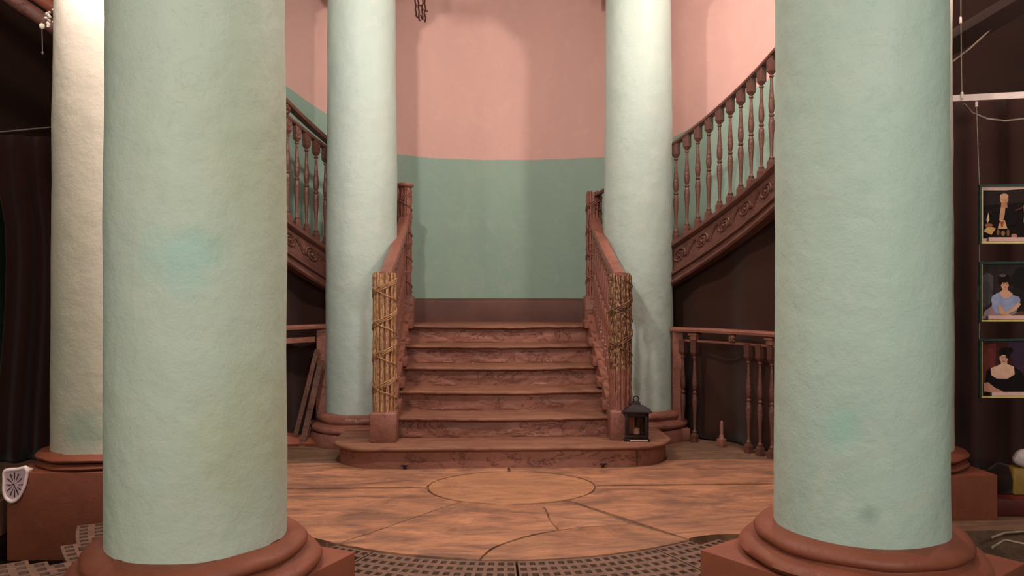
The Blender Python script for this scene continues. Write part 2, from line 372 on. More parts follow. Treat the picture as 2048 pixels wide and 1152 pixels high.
def grate(a0, a1, r0, r1, keep=None, label=None):
    PT, PR = 0.058, 0.066; bm = bmesh.new()
    na = max(1, int(round(R_(a1 - a0) * 0.5 * (r0 + r1) / PT))); nr = int(round((r1 - r0) / PR)); zt, zb = -0.004, -0.022
    for i in range(na):
        for j in range(nr):
            def pt(fi, fj, z):
                a = R_(a0 + (a1 - a0) * (i + fi) / na); r = r0 + (r1 - r0) * (j + fj) / nr
                return Vector((AC.x + r * math.sin(a), AC.y - r * math.cos(a), z))
            c = pt(.5, .5, 0)
            if keep and not keep(c): continue
            h = 0.20; fs = [(0, 0), (1, 0), (1, 1), (0, 1)]; hs = [(h, h + .03), (1 - h, h + .03), (1 - h, 1 - h - .03), (h, 1 - h - .03)]
            o_ = [bm.verts.new(pt(a, b, zt)) for a, b in fs]; t_ = [bm.verts.new(pt(a, b, zt)) for a, b in hs]
            b_ = [bm.verts.new(pt(a, b, zb)) for a, b in hs]; ob = [bm.verts.new(pt(a, b, zb)) for a, b in fs]
            for k in range(4):
                m = (k + 1) % 4
                bm.faces.new((o_[k], o_[m], t_[m], t_[k])); bm.faces.new((t_[k], t_[m], b_[m], b_[k]))
                bm.faces.new((b_[k], b_[m], ob[m], ob[k]))
                bm.faces.new((o_[k], ob[k], ob[m], o_[m]))
    bmesh.ops.remove_doubles(bm, verts=bm.verts, dist=0.0004)
    me = mesh_of(bm, 'grate', M['grate'], smooth=False)
    return tag(link('grate', me, floor), label=label)
fl = (-1.072, 2.61); fr = (1.194, 2.65)
def clear(c):                                    # stop the ironwork at the column plinths
    if abs(c.x) < 1.80 and c.y > arcpt(c.x).y - 0.03: return False
    if abs(c.x) < 1.98 and c.y > 3.6: return False
    return all((c.x - x) ** 2 + (c.y - y) ** 2 > rr ** 2 for x, y, rr in ((fl[0], fl[1], 0.36), (fr[0], fr[1], 0.36)))
for a0, a1 in ((-50, -25.4), (-25, -0.4), (0, 24.6), (25, 50)):
    grate(a0, a1, AR + 0.012, AR + 0.012 + 0.066 * 18, clear)
e0, e1 = Pz(105, 1123, 0), Pz(150, 1063, 0)
def left_keep(c):
    if c.y > 3.99 or not clear(c): return False
    t = (c.y - e0.y) / (e1.y - e0.y); edge = e0.x + (e1.x - e0.x) * t
    return c.x > edge + 0.02 if c.y > e0.y else True
grate(-78, -50.4, AR + 0.012, AR + 0.012 + 0.066 * 20, left_keep, 'broken edge grate beside the left pedestal')
grate(50.4, 76, AR + 0.012, AR + 0.012 + 0.066 * 14, lambda c: clear(c) and not (c.y > 3.84 or c.x > 2.5))

# ------------------------------------------------------------------ walls, ceiling
RW = 2.72
tabL = [(0, 2.453), (12, 2.455), (20.5, 2.475), (33.6, 2.77), (40, 2.92), (60, 3.38), (110, 4.3)]
tabR = [(0, 2.453), (29, 2.453), (36, 2.576), (56, 2.95), (75, 3.32), (110, 4.0)]
def interp(tb, x):
    for (a, b), (c, d) in zip(tb, tb[1:]):
        if a <= x <= c: return b + (d - b) * (x - a) / (c - a)
    return tb[-1][1]
bm = bmesh.new(); cols = []; PH = [-80 + i * 1.0 for i in range(162)]
for ph in PH:
    zb = interp(tabL if ph < 0 else tabR, abs(ph)) + 0.004 * noise.noise((ph * 0.2, 0, 0))
    zs = [0.0, zb * 0.5, zb, (zb + 4.36) / 2, 4.36]
    cols.append([bm.verts.new(pol(ph, RW, z)) for z in zs] + [bm.verts.new(pol(ph, RW + 0.15, z)) for z in (4.36, 0)])
for a, b in zip(cols, cols[1:]):
    for k in range(7):
        f = bm.faces.new((a[k], a[(k + 1) % 7], b[(k + 1) % 7], b[k])); f.material_index = 1 if k in (2, 3) else 0
wall = obj('wall_back', bm, [M['green'], M['pink']], kind='structure', angle=30)
# peeled spot at the top of the pink wall
bm = bmesh.new()
for k, (x0, y0, x1, y1) in enumerate([(836, -12, 838, 24), (842, -12, 845, 30), (851, -12, 850, 26), (855, -12, 856, 34), (838, 22, 846, 32), (846, 20, 853, 30), (850, 8, 862, 12), (840, 2, 849, 0)]):
    Dw = 7.15; pts = []
    for i in range(6):
        f = i / 5; p = P(x0 + (x1 - x0) * f + random.uniform(-1.6, 1.6), y0 + (y1 - y0) * f, Dw)
        d = Vector((p.x, p.y - CY)).normalized() * (RW - 0.003); pts.append((d.x, CY + d.y, p.z))
    add_tube(bm, pts, 0.0065, 5)
obj('peeled_plaster', bm, M['brown_dark'], wall, label='dark peeled plaster cracks near the top')
bm = bmesh.new()                                   # baseboard on the landing
prof = [(0, 0.900), (0.035, 0.900), (0.035, 1.09), (0.028, 1.105), (0.012, 1.122), (0, 1.122)]
add_loft(bm, [[pol(ph, RW - 0.002 - a, z) for a, z in prof] for ph in sam(-24, 24, 32)])
obj('baseboard_back', bm, M['baseboard'], kind='structure', angle=40)
bm = bmesh.new(); add_box(bm, (0, 2.3, 4.43), (10.4, 11.4, 0.1)); obj('ceiling', bm, M['pink'], smooth=False, kind='structure')
for nm, c, s in (('wall_left', (-5.15, 2.3, 2.1), (0.1, 11.4, 4.6)), ('wall_right', (5.15, 2.3, 2.1), (0.1, 11.4, 4.6)), ('wall_front', (0, -3.35, 2.1), (10.2, 0.1, 4.6)), ('wall_rear', (0, 7.95, 2.1), (10.2, 0.1, 4.6))):
    bm = bmesh.new(); add_box(bm, c, s); obj(nm, bm, M['green'], smooth=False, kind='structure')

# ------------------------------------------------------------------ columns
def column(x, y, zb, plinth_half, plinth_rot, z_pl, zbot, mat, label, seed, basek=1.0):
    t = thing('column', (x, y, max(zbot, -0.2)), label, 'column')
    bm = bmesh.new(); prof = []
    nz = 70
    for i in range(nz + 1):
        z = zb + (3.62 - zb) * i / nz; k = max(0, (z - 1.0) / 2.6)
        prof.append((0.283 - 0.018 * k ** 1.3, z))
    rings = add_lathe(bm, prof, (x, y, 0), 96, cap=True)
    for v in bm.verts:
        q = noise.noise(v.co * 2.6 + Vector((seed, 0, 0))) * 0.005 + noise.noise(v.co * 11 + Vector((0, seed, 0))) * 0.0014
        d = Vector((v.co.x - x, v.co.y - y, 0)); d.normalize(); v.co += d * q
    for v in rings[0]: v.co.z += noise.noise(v.co * 16) * 0.010
    obj('shaft', bm, mat, t, angle=60)
    bm = bmesh.new(); h = zb - z_pl; B = basek
    prof = [(0.30 * B, z_pl - 0.002), (0.375 * B, z_pl), (0.395 * B, z_pl + .1 * h), (0.402 * B, z_pl + .22 * h), (0.392 * B, z_pl + .36 * h), (0.368 * B, z_pl + .44 * h), (0.345 * B, z_pl + .48 * h), (0.338, z_pl + .56 * h), (0.350, z_pl + .64 * h), (0.354, z_pl + .76 * h), (0.343, z_pl + .90 * h), (0.318, z_pl + .985 * h), (0.296, z_pl + 1.02 * h), (0.27, z_pl + 1.05 * h)]
    add_lathe(bm, prof, (x, y, 0), 72); jitter(bm, 0.007, 7, seed)
    obj('base_moulding', bm, M['terra'] if plinth_half else M['brown'], t, angle=60)
    if plinth_half:
        bm = bmesh.new(); add_box(bm, (x, y, (z_pl + zbot) / 2), (2 * plinth_half, 2 * plinth_half, z_pl - zbot), rz=plinth_rot, bevel=0.006)
        obj('plinth', bm, M['terra'], t, angle=40)
    else:
        bm = bmesh.new(); add_lathe(bm, [(0.40, zbot), (0.405, z_pl - 0.02), (0.395, z_pl)], (x, y, 0), 64); jitter(bm, 0.005, 8, seed)
        obj('plinth', bm, M['brown'], t, angle=40)
    bm = bmesh.new(); add_lathe(bm, [(0.262, 3.615), (0.285, 3.63), (0.285, 3.66), (0.27, 3.67), (0.29, 3.70), (0.36, 3.76), (0.39, 3.80), (0.39, 3.82)], (x, y, 0), 64)
    add_box(bm, (x, y, 3.87), (0.84, 0.84, 0.10), rz=plinth_rot); add_box(bm, (x, y, 4.15), (0.66, 0.66, 0.46), rz=plinth_rot)
    obj('capital', bm, mat, t, angle=40)
    return t
a_l = math.atan2(P(711, 1103, 2.745).y - 2.61, P(711, 1103, 2.745).x + 1.072) - PI / 4
pr = P(1400, 1098, 2.77); a_r = math.atan2(pr.y - 2.65, pr.x - 1.194) - PI / 4
hl = (Vector(P(711, 1103, 2.745).xy) - Vector(fl)).length / math.sqrt(2); hr = (Vector(pr.xy) - Vector(fr)).length / math.sqrt(2)
print('plinth halves', hl, hr, math.degrees(a_l), math.degrees(a_r))
column(fl[0], fl[1], 0.360, hl, a_l, 0.25, -0.2, M['column_left'], 'big pale green plaster column nearest on the left, with a turquoise spot halfway up', 1.0)
column(fr[0], fr[1], 0.360, hr, a_r, 0.25, -0.2, M['column_right'], 'big green plaster column nearest on the right, in front of the hanging pictures', 5.0)
column(-2.206, 4.39, 0.325, 0.35, 0, 0.25, -0.2, M['column_cream'], 'cream white column on a square pedestal at the far left, beside the dark curtain', 9.0, 0.88)
column(2.186, 4.21, 0.325, 0.345, 0, 0.235, -0.2, M['column_cream'], 'column on a square terracotta pedestal peeking out behind the right front column', 13.0, 0.88)
column(-1.082, 6.20, 0.235, 0, 0, 0.10, 0.0, M['column_back'], 'slender mint column behind the gilded left newel of the stairs', 17.0)
column(1.161, 6.29, 0.235, 0, 0, 0.10, 0.0, M['column_back'], 'slender mint column behind the black lantern, right of the stairs', 21.0)

# ------------------------------------------------------------------ central stairs
SX = 0.02; HW = 0.755
stair = thing('staircase', (SX, 5.1, 0), 'worn brown painted flight of steps rising between two balustrades to a landing', 'staircase')
def stadium(hw, v0, v1, r, cx=SX + 0.01, n=14):
    pts = []
    for cx2, cy2, a0 in ((cx + hw - r, v0 + r, -PI / 2), (cx + hw - 0.12, v1 - 0.12, 0), (cx - hw + 0.12, v1 - 0.12, PI / 2), (cx - hw + r, v0 + r, PI)):
        rr = r if cy2 == v0 + r else 0.12
        for i in range(n + 1):
            a = a0 + PI / 2 * i / n; pts.append(Vector((cx2 + rr * math.cos(a), cy2 + rr * math.sin(a))))
    return pts
def dens(pts, L=0.05):
    q = []
    for i, p in enumerate(pts):
        p2 = pts[(i + 1) % len(pts)]; k = max(1, int((p2 - p).length / L))
        for j in range(k): q.append(p.lerp(p2, j / k))
    return q
op = dens(stadium(1.155, 5.155, 5.86, 0.33)); bm = bmesh.new()
add_prism(bm, op, 0.0, 0.122); jitter(bm, 0.006, 9, 3.0, 0.0)
obj('riser', bm, M['brown_step'], stair, angle=50)
q = P(1268, 915, 5.3); bm = bmesh.new(); add_tube(bm, [(q.x, 5.163, 0.002), (q.x + 0.001, 5.163, 0.06), (q.x, 5.163, 0.116)], 0.004, 6); obj('riser_seam', bm, M['black_metal'], stair)
def offs(pts, d): return shrink(pts, -d)
bm = bmesh.new(); base = dens(stadium(1.185, 5.115, 5.87, 0.34))
secs = [[(p.x, p.y, z) for p in shrink(base, ins)] for ins, z in ((0.03, 0.121), (0.006, 0.123), (0.0, 0.129), (-0.002, 0.137), (0.002, 0.145), (0.012, 0.150))]
add_loft(bm, secs); jitter(bm, 0.005, 6, 8.0, 0.003)
obj('tread', bm, M['tread'], stair, angle=60)
NV = [5.44, 5.73, 6.02, 6.31, 6.60]
for k, v0 in enumerate(NV):
    zt = 0.30 + 0.15 * k; z0 = zt - 0.15
    bm = bmesh.new(); secs = []; N = 120
    for i in range(N + 1):
        u = SX - HW + 2 * HW * i / N; s = (u - SX) / HW
        wear = 0.008 * math.exp(-(s * 1.6) ** 2); bow = -0.014 * (1 - s * s) + 0.006 * noise.noise((u * 3.1, k * 5.3, 0))
        zz = zt - wear + 0.004 * noise.noise((u * 4, k * 3.3, 2)); vb = (NV[k + 1] + 0.05) if k < 4 else 6.68
        f = v0 + bow + 0.0035 * noise.noise((u * 17, k * 7.7, 4)); zz += 0.003 * noise.noise((u * 13, k * 4.1, 5))
        secs.append([(u, f + 0.042, zt - 0.029), (u, f + 0.006, zz - 0.024), (u, f, zz - 0.017), (u, f + 0.001, zz - 0.010), (u, f + 0.008, zz - 0.003), (u, f + 0.022, zz), (u, vb, zt), (u, vb, zt - 0.029)])
    add_loft(bm, secs); obj('tread', bm, M['tread'], stair, angle=60)
    bm = bmesh.new(); secs = []
    for i in range(N + 1):
        u = SX - HW + 2 * HW * i / N; s = (u - SX) / HW
        f = v0 + 0.044 - 0.012 * (1 - s * s) + 0.004 * noise.noise((u * 6, k * 2.1, 9))
        def rl(z):                                # layered, flaking paint stands proud of the board
            a = noise.noise((u * 5, z * 16, k * 3.7)); b2 = noise.noise((u * 17, z * 40, k * 1.9)); lip = 0.006 if a + 0.35 * b2 > 0.12 else 0.0
            return f - lip * (1 if z < z0 + 0.07 else 0.4) + 0.002 * b2
        zz_ = [z0 + 0.004 + (zt - 0.045 - z0) * q / 9 for q in range(10)]
        secs.append([(u, f, z0 - 0.002)] + [(u, rl(z), z) for z in zz_] + [(u, f - 0.006, zt - 0.029), (u, f + 0.03, zt - 0.028), (u, f + 0.03, z0 - 0.002)])
    add_loft(bm, secs); obj('riser', bm, M['brown_step'], stair, angle=50)
bm = bmesh.new(); pts = [Vector((-0.93, 6.68)), Vector((0.97, 6.68))] + [pol(ph, RW - 0.004, 0).xy for ph in sam(23.6, -23.6, 24)]
add_prism(bm, pts, 0.78, 0.90); obj('landing', bm, M['tread'], stair, angle=40)
# side strings (solid cheeks that carry the balusters)
for s in (-1, 1):
    bm = bmesh.new(); u0 = SX + s * HW; u1 = SX + s * (HW + 0.15)
    poly = [(5.47, 0.15), (5.47, 0.36), (6.56, 0.99), (6.72, 0.99), (6.72, 0.0), (5.88, 0.0), (5.88, 0.15)]
    add_loft(bm, [[(u0, a, b) for a, b in poly], [(u1, a, b) for a, b in poly]])
    obj('string_board', bm, M['brown_step'], stair, angle=30)
    for k in range(5):                            # small capping blocks that step up the cheek
        bm = bmesh.new()
        v = 5.50 + 0.235 * k; z = 0.36 + (v - 5.47) * 0.578
        add_box(bm, (SX + s * (HW - 0.006), v + 0.08, z - 0.01), (0.05, 0.17, 0.07), rx=0.0, bevel=0.006)
        obj('step_block', bm, M['brown_step'], stair, angle=40)
# small chipped scraps of metal on the platform face
for px, py in ((812, 930), (1206, 932)):
    q = Pz(px, py + 4, 0.0); bm = bmesh.new(); add_box(bm, (q.x, 5.135, 0.012), (0.02, 0.012, 0.024), bevel=0.003); add_box(bm, (q.x, 5.13, 0.028), (0.05, 0.014, 0.007), bevel=0.002)
    obj('metal_bracket', bm, M['black_metal'], stair)

# ------------------------------------------------------------------ balusters
def baluster_mesh(h, name='baluster', r=1.0, mat='brown', skew=0.0, n=12):
    bm = bmesh.new(); b = 0.0245 * r
    prof = [(0.010, .09), (0.0185, .095), (0.020, .105), (0.013, .115), (0.011, .13), (0.0125, .20), (0.015, .28), (0.0205, .36), (0.0225, .41), (0.019, .455), (0.0125, .475), (0.0195, .485), (0.0195, .497), (0.0125, .507), (0.019, .53), (0.0225, .575), (0.0205, .62), (0.015, .69), (0.0115, .78), (0.0105, .83), (0.0175, .838), (0.0175, .848), (0.0115, .856), (0.016, .865)]
    add_lathe(bm, [(a * r, c * h) for a, c in prof], n=n)
    def blk(z0, z1, b0, b1, sk=0):
        vs0 = [bm.verts.new((sx * b0, sy * b0, z0)) for sx, sy in ((-1, -1), (1, -1), (1, 1), (-1, 1))]
        vs1 = [bm.verts.new((sx * b1, sy * b1, z1 + sk * sx * b1)) for sx, sy in ((-1, -1), (1, -1), (1, 1), (-1, 1))]
        bm.faces.new(vs0[::-1]); bm.faces.new(vs1)
        for i in range(4): bm.faces.new((vs0[i], vs0[(i + 1) % 4], vs1[(i + 1) % 4], vs1[i]))
    blk(-0.02, .065 * h, b * 0.95, b * 0.95); blk(.065 * h, .098 * h, b * 0.95, b * 0.5)
    blk(.862 * h, .892 * h, b * 0.5, b); blk(.892 * h, 1.0 * h + 0.012, b, b, skew)
    return mesh_of(bm, name, M[mat], True, 40)
bal_up_r = baluster_mesh(0.792, skew=0.5, mat='brown_dark'); bal_up_l = baluster_mesh(0.792, skew=-0.5, mat='brown_dark'); bal_low = baluster_mesh(0.79, r=0.98, mat='brown_dark'); bal_ctr = baluster_mesh(0.83, r=0.95, skew=0)

# central balustrades with reeded newels
def newel(parent, x, y, z0, z1, rad, mats, base_w, base_h, ribbons=True, split=None, cap=False, seed=0):
    bm = bmesh.new(); add_box(bm, (x, y, z0 + base_h / 2), (base_w, base_w, base_h), bevel=0.008); add_box(bm, (x, y, z0 + base_h * 0.93), (base_w * 0.93, base_w * 0.93, base_h * 0.2), bevel=0.012)
    jitter(bm, 0.004, 11, seed); npost = obj('newel_base', bm, M['brown'], parent, angle=45)
    zb = z0 + base_h + 0.005
    bm = bmesh.new(); add_lathe(bm, [(rad * 0.86, zb), (rad * 0.86, z1 - 0.012), (rad * 0.7, z1 - 0.004)], (x, y, 0), 20)
    core = obj('newel_post', bm, M['brown'], parent, angle=50)
    n = 24; parts = [(zb, z1, mats[0])] if split is None else [(zb, split, mats[0]), (split, z1, mats[1])]
    for (a, b, mt) in parts:
        bm = bmesh.new()
        for i in range(n):
            t = 2 * PI * i / n + 0.1 * math.sin(i * 3.3 + seed); rr = rad * (0.90 + 0.05 * math.sin(i * 2.7 + seed)); pts = []; rs = []
            m = 16; top = b + (0.008 * math.sin(i * 5.1) if b == z1 else 0)
            for j in range(m + 1):
                z = a + (top - a) * j / m; tt = t + 0.10 * noise.noise((i * 3.1, z * 7, seed))
                r2 = rr + 0.009 * noise.noise((i * 1.7, z * 22, seed + 4)); pts.append((x + r2 * math.cos(tt), y + r2 * math.sin(tt), z)); rs.append(rad * (0.135 + 0.05 * noise.noise((i * 2.2, z * 25, seed))))
            add_tube(bm, pts, rs, 6)
        o = obj('reed_bundle', bm, mt, core, angle=60)
        if mt in (M['gold'], M['gold_dull']): o['label'] = 'gilded reeds'
    if ribbons:
        lo, hi, mt = parts[-1]; bm = bmesh.new(); turns = 4 if split is None else 2.5
        for s, ph in ((1, 0), (1, 0.35), (1, 0.7), (-1, 1.5)):
            pts = []
            for j in range(int(turns * 18) + 1):
                a = 2 * PI * j / 18; z = lo + 0.03 + (hi - lo - 0.06) * j / (turns * 18) + 0.003 * math.sin(j * 1.9)
                pts.append((x + rad * 1.1 * math.cos(s * a + ph), y + rad * 1.1 * math.sin(s * a + ph), z))
            add_tube(bm, pts, 0.0042, 5)
        obj('ribbon', bm, mt, core, angle=60)
    if cap:
        bm = bmesh.new(); add_lathe(bm, [(rad * 0.9, z1 - 0.01), (rad * 1.25, z1), (rad * 1.36, z1 + 0.012), (rad * 1.32, z1 + 0.026), (rad * 0.8, z1 + 0.036), (0.01, z1 + 0.04)], (x, y, 0), 28)
        obj('newel_cap', bm, M['brown'], core, angle=50)
def rail_prof(wd, th):
    return [(-wd / 2, 0), (-wd / 2, th * .45), (-wd * .42, th * .85), (-wd * .2, th), (wd * .2, th), (wd * .42, th * .85), (wd / 2, th * .45), (wd / 2, 0)]
def centre_balustrade(s, label):
    xl = -0.80 if s < 0 else 0.853; xu = -0.790 if s < 0 else 0.850
    t = thing('balustrade', (xl, 5.38, 0.15), label, 'balustrade')
    if s < 0: newel(t, xl, 5.38, 0.151, 1.312, 0.076, [M['gold']], 0.185, 0.20, seed=1)
    else: newel(t, xl, 5.40, 0.151, 1.305, 0.076, [M['brown'], M['gold_dull']], 0.17, 0.20, split=0.64, seed=4)
    newel(t, xu, 6.66, 0.905, 2.085 if s < 0 else 2.05, 0.060 if s < 0 else 0.064, [M['brown']], 0.17, 0.24, ribbons=True, cap=s < 0, seed=7 + s)
    y0, y1, za, zb = 5.42, 6.62, 1.275, 1.765
    bm = bmesh.new(); secs = []
    for i in range(15):
        f = i / 14; y = y0 + (y1 - y0) * f; z = za + (zb - za) * f - 0.02 * math.sin(PI * f) + 0.02 * max(0, f - 0.85) / 0.15
        x = xl + (xu - xl) * f; secs.append([(x + a, y, z + b) for a, b in rail_prof(0.095, 0.05)])
    add_loft(bm, secs); obj('handrail', bm, M['brown'], t, angle=40)
    for i in range(11):
        f = (i + 0.7) / 11.4; y = y0 + (y1 - y0) * f; zt = za + (zb - za) * f - 0.02 * math.sin(PI * f); zlo = 0.36 + (y - 5.47) * 0.578
        o = link('baluster', bal_ctr, t, (xl + (xu - xl) * f, y, zlo), (0, 0, 0)); o.scale = (1, 1, (zt - zlo + 0.004) / 0.842)
centre_balustrade(-1, 'left centre-stair balustrade, its front newel gilded from top to base')
centre_balustrade(1, 'right centre-stair balustrade, its front newel gilded only on the upper half, beside the lantern')

# ------------------------------------------------------------------ curved upper flights
def zs(ph): return 1.622 + (abs(ph) - 45.6) * 0.0188     # string top
def zr(ph): return 2.425 + (abs(ph) - 45.6) * 0.0192     # rail
RB = 2.09; DR = 0.12; P0, P1 = 25.5, 78.0
for s, nm in ((-1, 'left'), (1, 'right')):
    t = thing('stair_flight', pol(s * P0, 2.3, 0.9), 'curved %s upper flight of steps climbing along the round wall' % nm, 'staircase')
    k = 0
    while P0 - 2 + 8 * k < P1 - 2:
        a0 = P0 - 2 + 8 * k; a1 = a0 + 8; zt = 1.105 + 0.1504 * k
        bm = bmesh.new(); secs = []
        for ph in sam(a0 - 0.6, a1, 5):
            zq = min(zs(ph) - 0.27, zt - 0.012); secs.append([pol(s * ph, 2.12, zq), pol(s * ph, RW - 0.004, zq), pol(s * ph, RW - 0.004, zt), pol(s * ph, 2.12, zt)])
        add_loft(bm, secs); obj('step', bm, M['brown_step'], t, angle=30); k += 1
    b = thing('balustrade', pol(s * P0, RB, 0.95), ('dark brown balustrade on the left curved flight, with a raised handrail' if s < 0 else 'long dark brown balustrade climbing to the right on the curved flight'), 'balustrade')
    prof = [(2.00, 0.0), (1.915, 0.0), (1.905, -0.012), (1.905, -0.035), (1.925, -0.05), (1.945, -0.056), (1.945, -0.225), (1.925, -0.235), (1.905, -0.25), (1.905, -0.265), (1.93, -0.275), (1.93, -0.30), (1.90, -0.315), (1.895, -0.335), (1.91, -0.35), (2.00, -0.35)]
    bm = bmesh.new(); add_loft(bm, [[pol(s * ph, r + DR, zs(ph) + z) for r, z in prof] for ph in sam(P0, P1, 64)])
    st = obj('carved_string', bm, M['brown_dark'], b, angle=40)
    # running scroll carved on the string
    L = 5.7; n = int((P1 - P0) / L)
    for i in range(n):
        ph0 = P0 + L * (i + 0.45); pts = []
        def m2(a, h): return pol(s * (ph0 + math.degrees(a / 1.945)), 1.943 + DR, zs(ph0) + a * 0.547 - 0.138 + h)
        for j in range(40):
            f = j / 39; a = -2.6 + 2 * PI * 2.0 * f; r = 0.010 + 0.046 * f
            pts.append(m2(-r * math.cos(a), r * math.sin(a)))
        for j in range(1, 9):
            f = j / 8; pts.append(m2(-0.056 * math.cos(-2.6 + 4 * PI) + (0.095) * f, 0.056 * math.sin(-2.6 + 4 * PI) + 0.075 * (f * f * (3 - 2 * f))))
        bm = bmesh.new(); add_tube(bm, pts, [0.006 + 0.004 * min(1, j / 30) for j in range(len(pts))], 6)
        add_lathe(bm, [(0.001, -0.012), (0.011, -0.010), (0.015, 0), (0.011, 0.010), (0.001, 0.012)], m2(0, 0), 10, cap=False)
        for q in range(3):
            c = m2(0.068 + 0.012 * q, -0.045 + 0.02 * q); d = m2(0.085 + 0.02 * q, -0.010 + 0.025 * q); add_tube(bm, [c, (c + d) / 2 + Vector((0, 0, 0.004)), d], [0.004, 0.009, 0.003], 6)
        obj('scroll_carving', bm, M['brown_dark'], st, angle=60)
    # rail under the handrail that the balusters hold
    rp_ = [(-0.030, 0), (-0.034, 0.012), (-0.026, 0.026), (0.026, 0.026), (0.034, 0.012), (0.030, 0)]
    bm = bmesh.new(); add_loft(bm, [[pol(s * ph, RB + a, zr(ph) - 0.014 + z) for a, z in rp_] for ph in sam(P0 - 1.5, P1, 64)])
    obj('lower_rail' if s < 0 else 'handrail', bm, M['brown_dark'], b, angle=40)
    if s < 0:
        hp = [(-0.035, 0), (-0.042, 0.018), (-0.03, 0.036), (0, 0.042), (0.03, 0.036), (0.042, 0.018), (0.035, 0)]
        bm = bmesh.new(); add_loft(bm, [[pol(s * ph, RB + a, zr(ph) + 0.062 + 0.004 * (ph - 44) + z) for a, z in hp] for ph in sam(P0 - 1.5, P1, 64)])
        obj('handrail', bm, M['brown_dark'], b, angle=40)
        ph = 51.6; bm = bmesh.new(); q = pol(s * ph, RB - 0.02, zr(ph) + 0.038)
        add_lathe(bm, [(0.001, -0.03), (0.02, -0.03), (0.034, -0.012), (0.036, 0.012), (0.022, 0.03), (0.001, 0.035)], q, 14, cap=False)
        for i in range(6):
            a = i * PI / 3; add_lathe(bm, [(0.001, -0.012), (0.010, -0.008), (0.013, 0), (0.010, 0.008), (0.001, 0.012)], (q.x + 0.028 * math.cos(a), q.y - 0.03, q.z + 0.028 * math.sin(a)), 8, cap=False)
        obj('rosette', bm, M['brown_dark'], b)
    me = bal_up_r if s > 0 else bal_up_l
    if s > 0: start = phi_px(1352, RB); step_ = (phi_px(1543, RB) - phi_px(1352, RB)) / 9
    else: start = abs(phi_px(651, RB)); step_ = (abs(phi_px(577, RB)) - abs(phi_px(651, RB))) / 3.9
    print('flight', nm, start, step_)
    k0 = -int((start - P0 - 1) / step_)
    for k in range(k0, 40):
        ph = start + k * step_
        if ph > P1 - 1: break
        o = link('baluster', me, b, pol(s * ph, RB, zs(ph)), (0, 0, -R_(s * ph)))

# ------------------------------------------------------------------ lower balustrades under the flights
RL = 2.04
low = thing('balustrade', pol(45, RL, 0), 'low balustrade with gaps and a snapped-off baluster, under the right curved flight', 'balustrade')
pa = phi_px(1343, RL); pb = 84
fl_rail = [(-0.055, 0), (-0.058, 0.018), (-0.045, 0.032), (0.045, 0.032), (0.058, 0.018), (0.055, 0)]
bm = bmesh.new(); add_loft(bm, [[pol(ph, RL + a, 0.868 + z) for a, z in fl_rail] for ph in sam(pa, pb, 30)]); obj('handrail', bm, M['brown'], low, angle=40)
bm = bmesh.new(); add_tube(bm, [pol(ph, RL, 0.795) for ph in sam(pa + 1, pb, 24)], 0.011, 8); obj('lower_rail', bm, M['brown'], low, angle=50)
def post(parent, ph, wb, taper):
    bm = bmesh.new(); secs = []
    for f in sam(0, 1, 8):
        z = 0.03 + 0.838 * f; ww = wb * (1 if f > 0.18 else taper + (1 - taper) * f / 0.18); c = pol(ph, RL, z)
        secs.append([(c.x - ww, c.y - 0.035, z), (c.x + ww * 0.9, c.y - 0.035, z), (c.x + ww * 0.9, c.y + 0.03, z), (c.x - ww, c.y + 0.03, z)])
    add_loft(bm, secs); jitter(bm, 0.004, 13, ph); obj('end_post', bm, M['brown'], parent, angle=40)
post(low, phi_px(1354, RL), 0.042, 1.5)
bm = bmesh.new(); q = pol(phi_px(1362, RL), RL, 0); add_box(bm, (q.x - 0.05, q.y - 0.02, 0.05), (0.22, 0.10, 0.10), bevel=0.012); obj('post_foot', bm, M['brown'], low, angle=40)
for px in (1366, 1389, 1497, 1520, 1544, 1568, 1592, 1616, 1640):
    link('baluster', bal_low, low, pol(phi_px(px, RL), RL, 0.0 if px < 1590 else 0), (0, 0, -R_(phi_px(px, RL)))).scale = (1, 1, 1.0 if px in (1389, 1544) else 1.0)
for px in (1389, 1544):                             # the blocks that fill the gap between the two rails
    q = pol(phi_px(px, RL), RL, 0.836); bm = bmesh.new(); add_box(bm, q, (0.062, 0.062, 0.064), rz=-R_(phi_px(px, RL)), bevel=0.008); add_box(bm, (q.x, q.y, q.z + 0.012), (0.08, 0.08, 0.02), rz=-R_(phi_px(px, RL)), bevel=0.005)
    obj('rail_block', bm, M['brown'], low)
bm = bmesh.new(); ph = phi_px(1443, RL); q = pol(ph, RL, 0.0)
add_box(bm, (q.x, q.y, 0.03), (0.055, 0.055, 0.07), rz=-R_(ph), bevel=0.006); add_lathe(bm, [(0.024, 0.06), (0.018, 0.085), (0.013, 0.10), (0.014, 0.17), (0.012, 0.19), (0.004, 0.20)], q, 12)
obj('broken_baluster', bm, M['brown'], low, label='snapped-off stump of a baluster')
ph = phi_px(1468, RL); q = pol(ph, RL - 0.02, 0.838); bm = bmesh.new(); add_box(bm, q, (0.058, 0.03, 0.058), rz=-R_(ph), bevel=0.008)
add_tube(bm, [q + Vector((0, -0.012, 0)), q + Vector((0, -0.028, 0)), q + Vector((0, -0.036, 0))], [0.024, 0.02, 0.008], 12); obj('rosette', bm, M['gold_dull'], low)
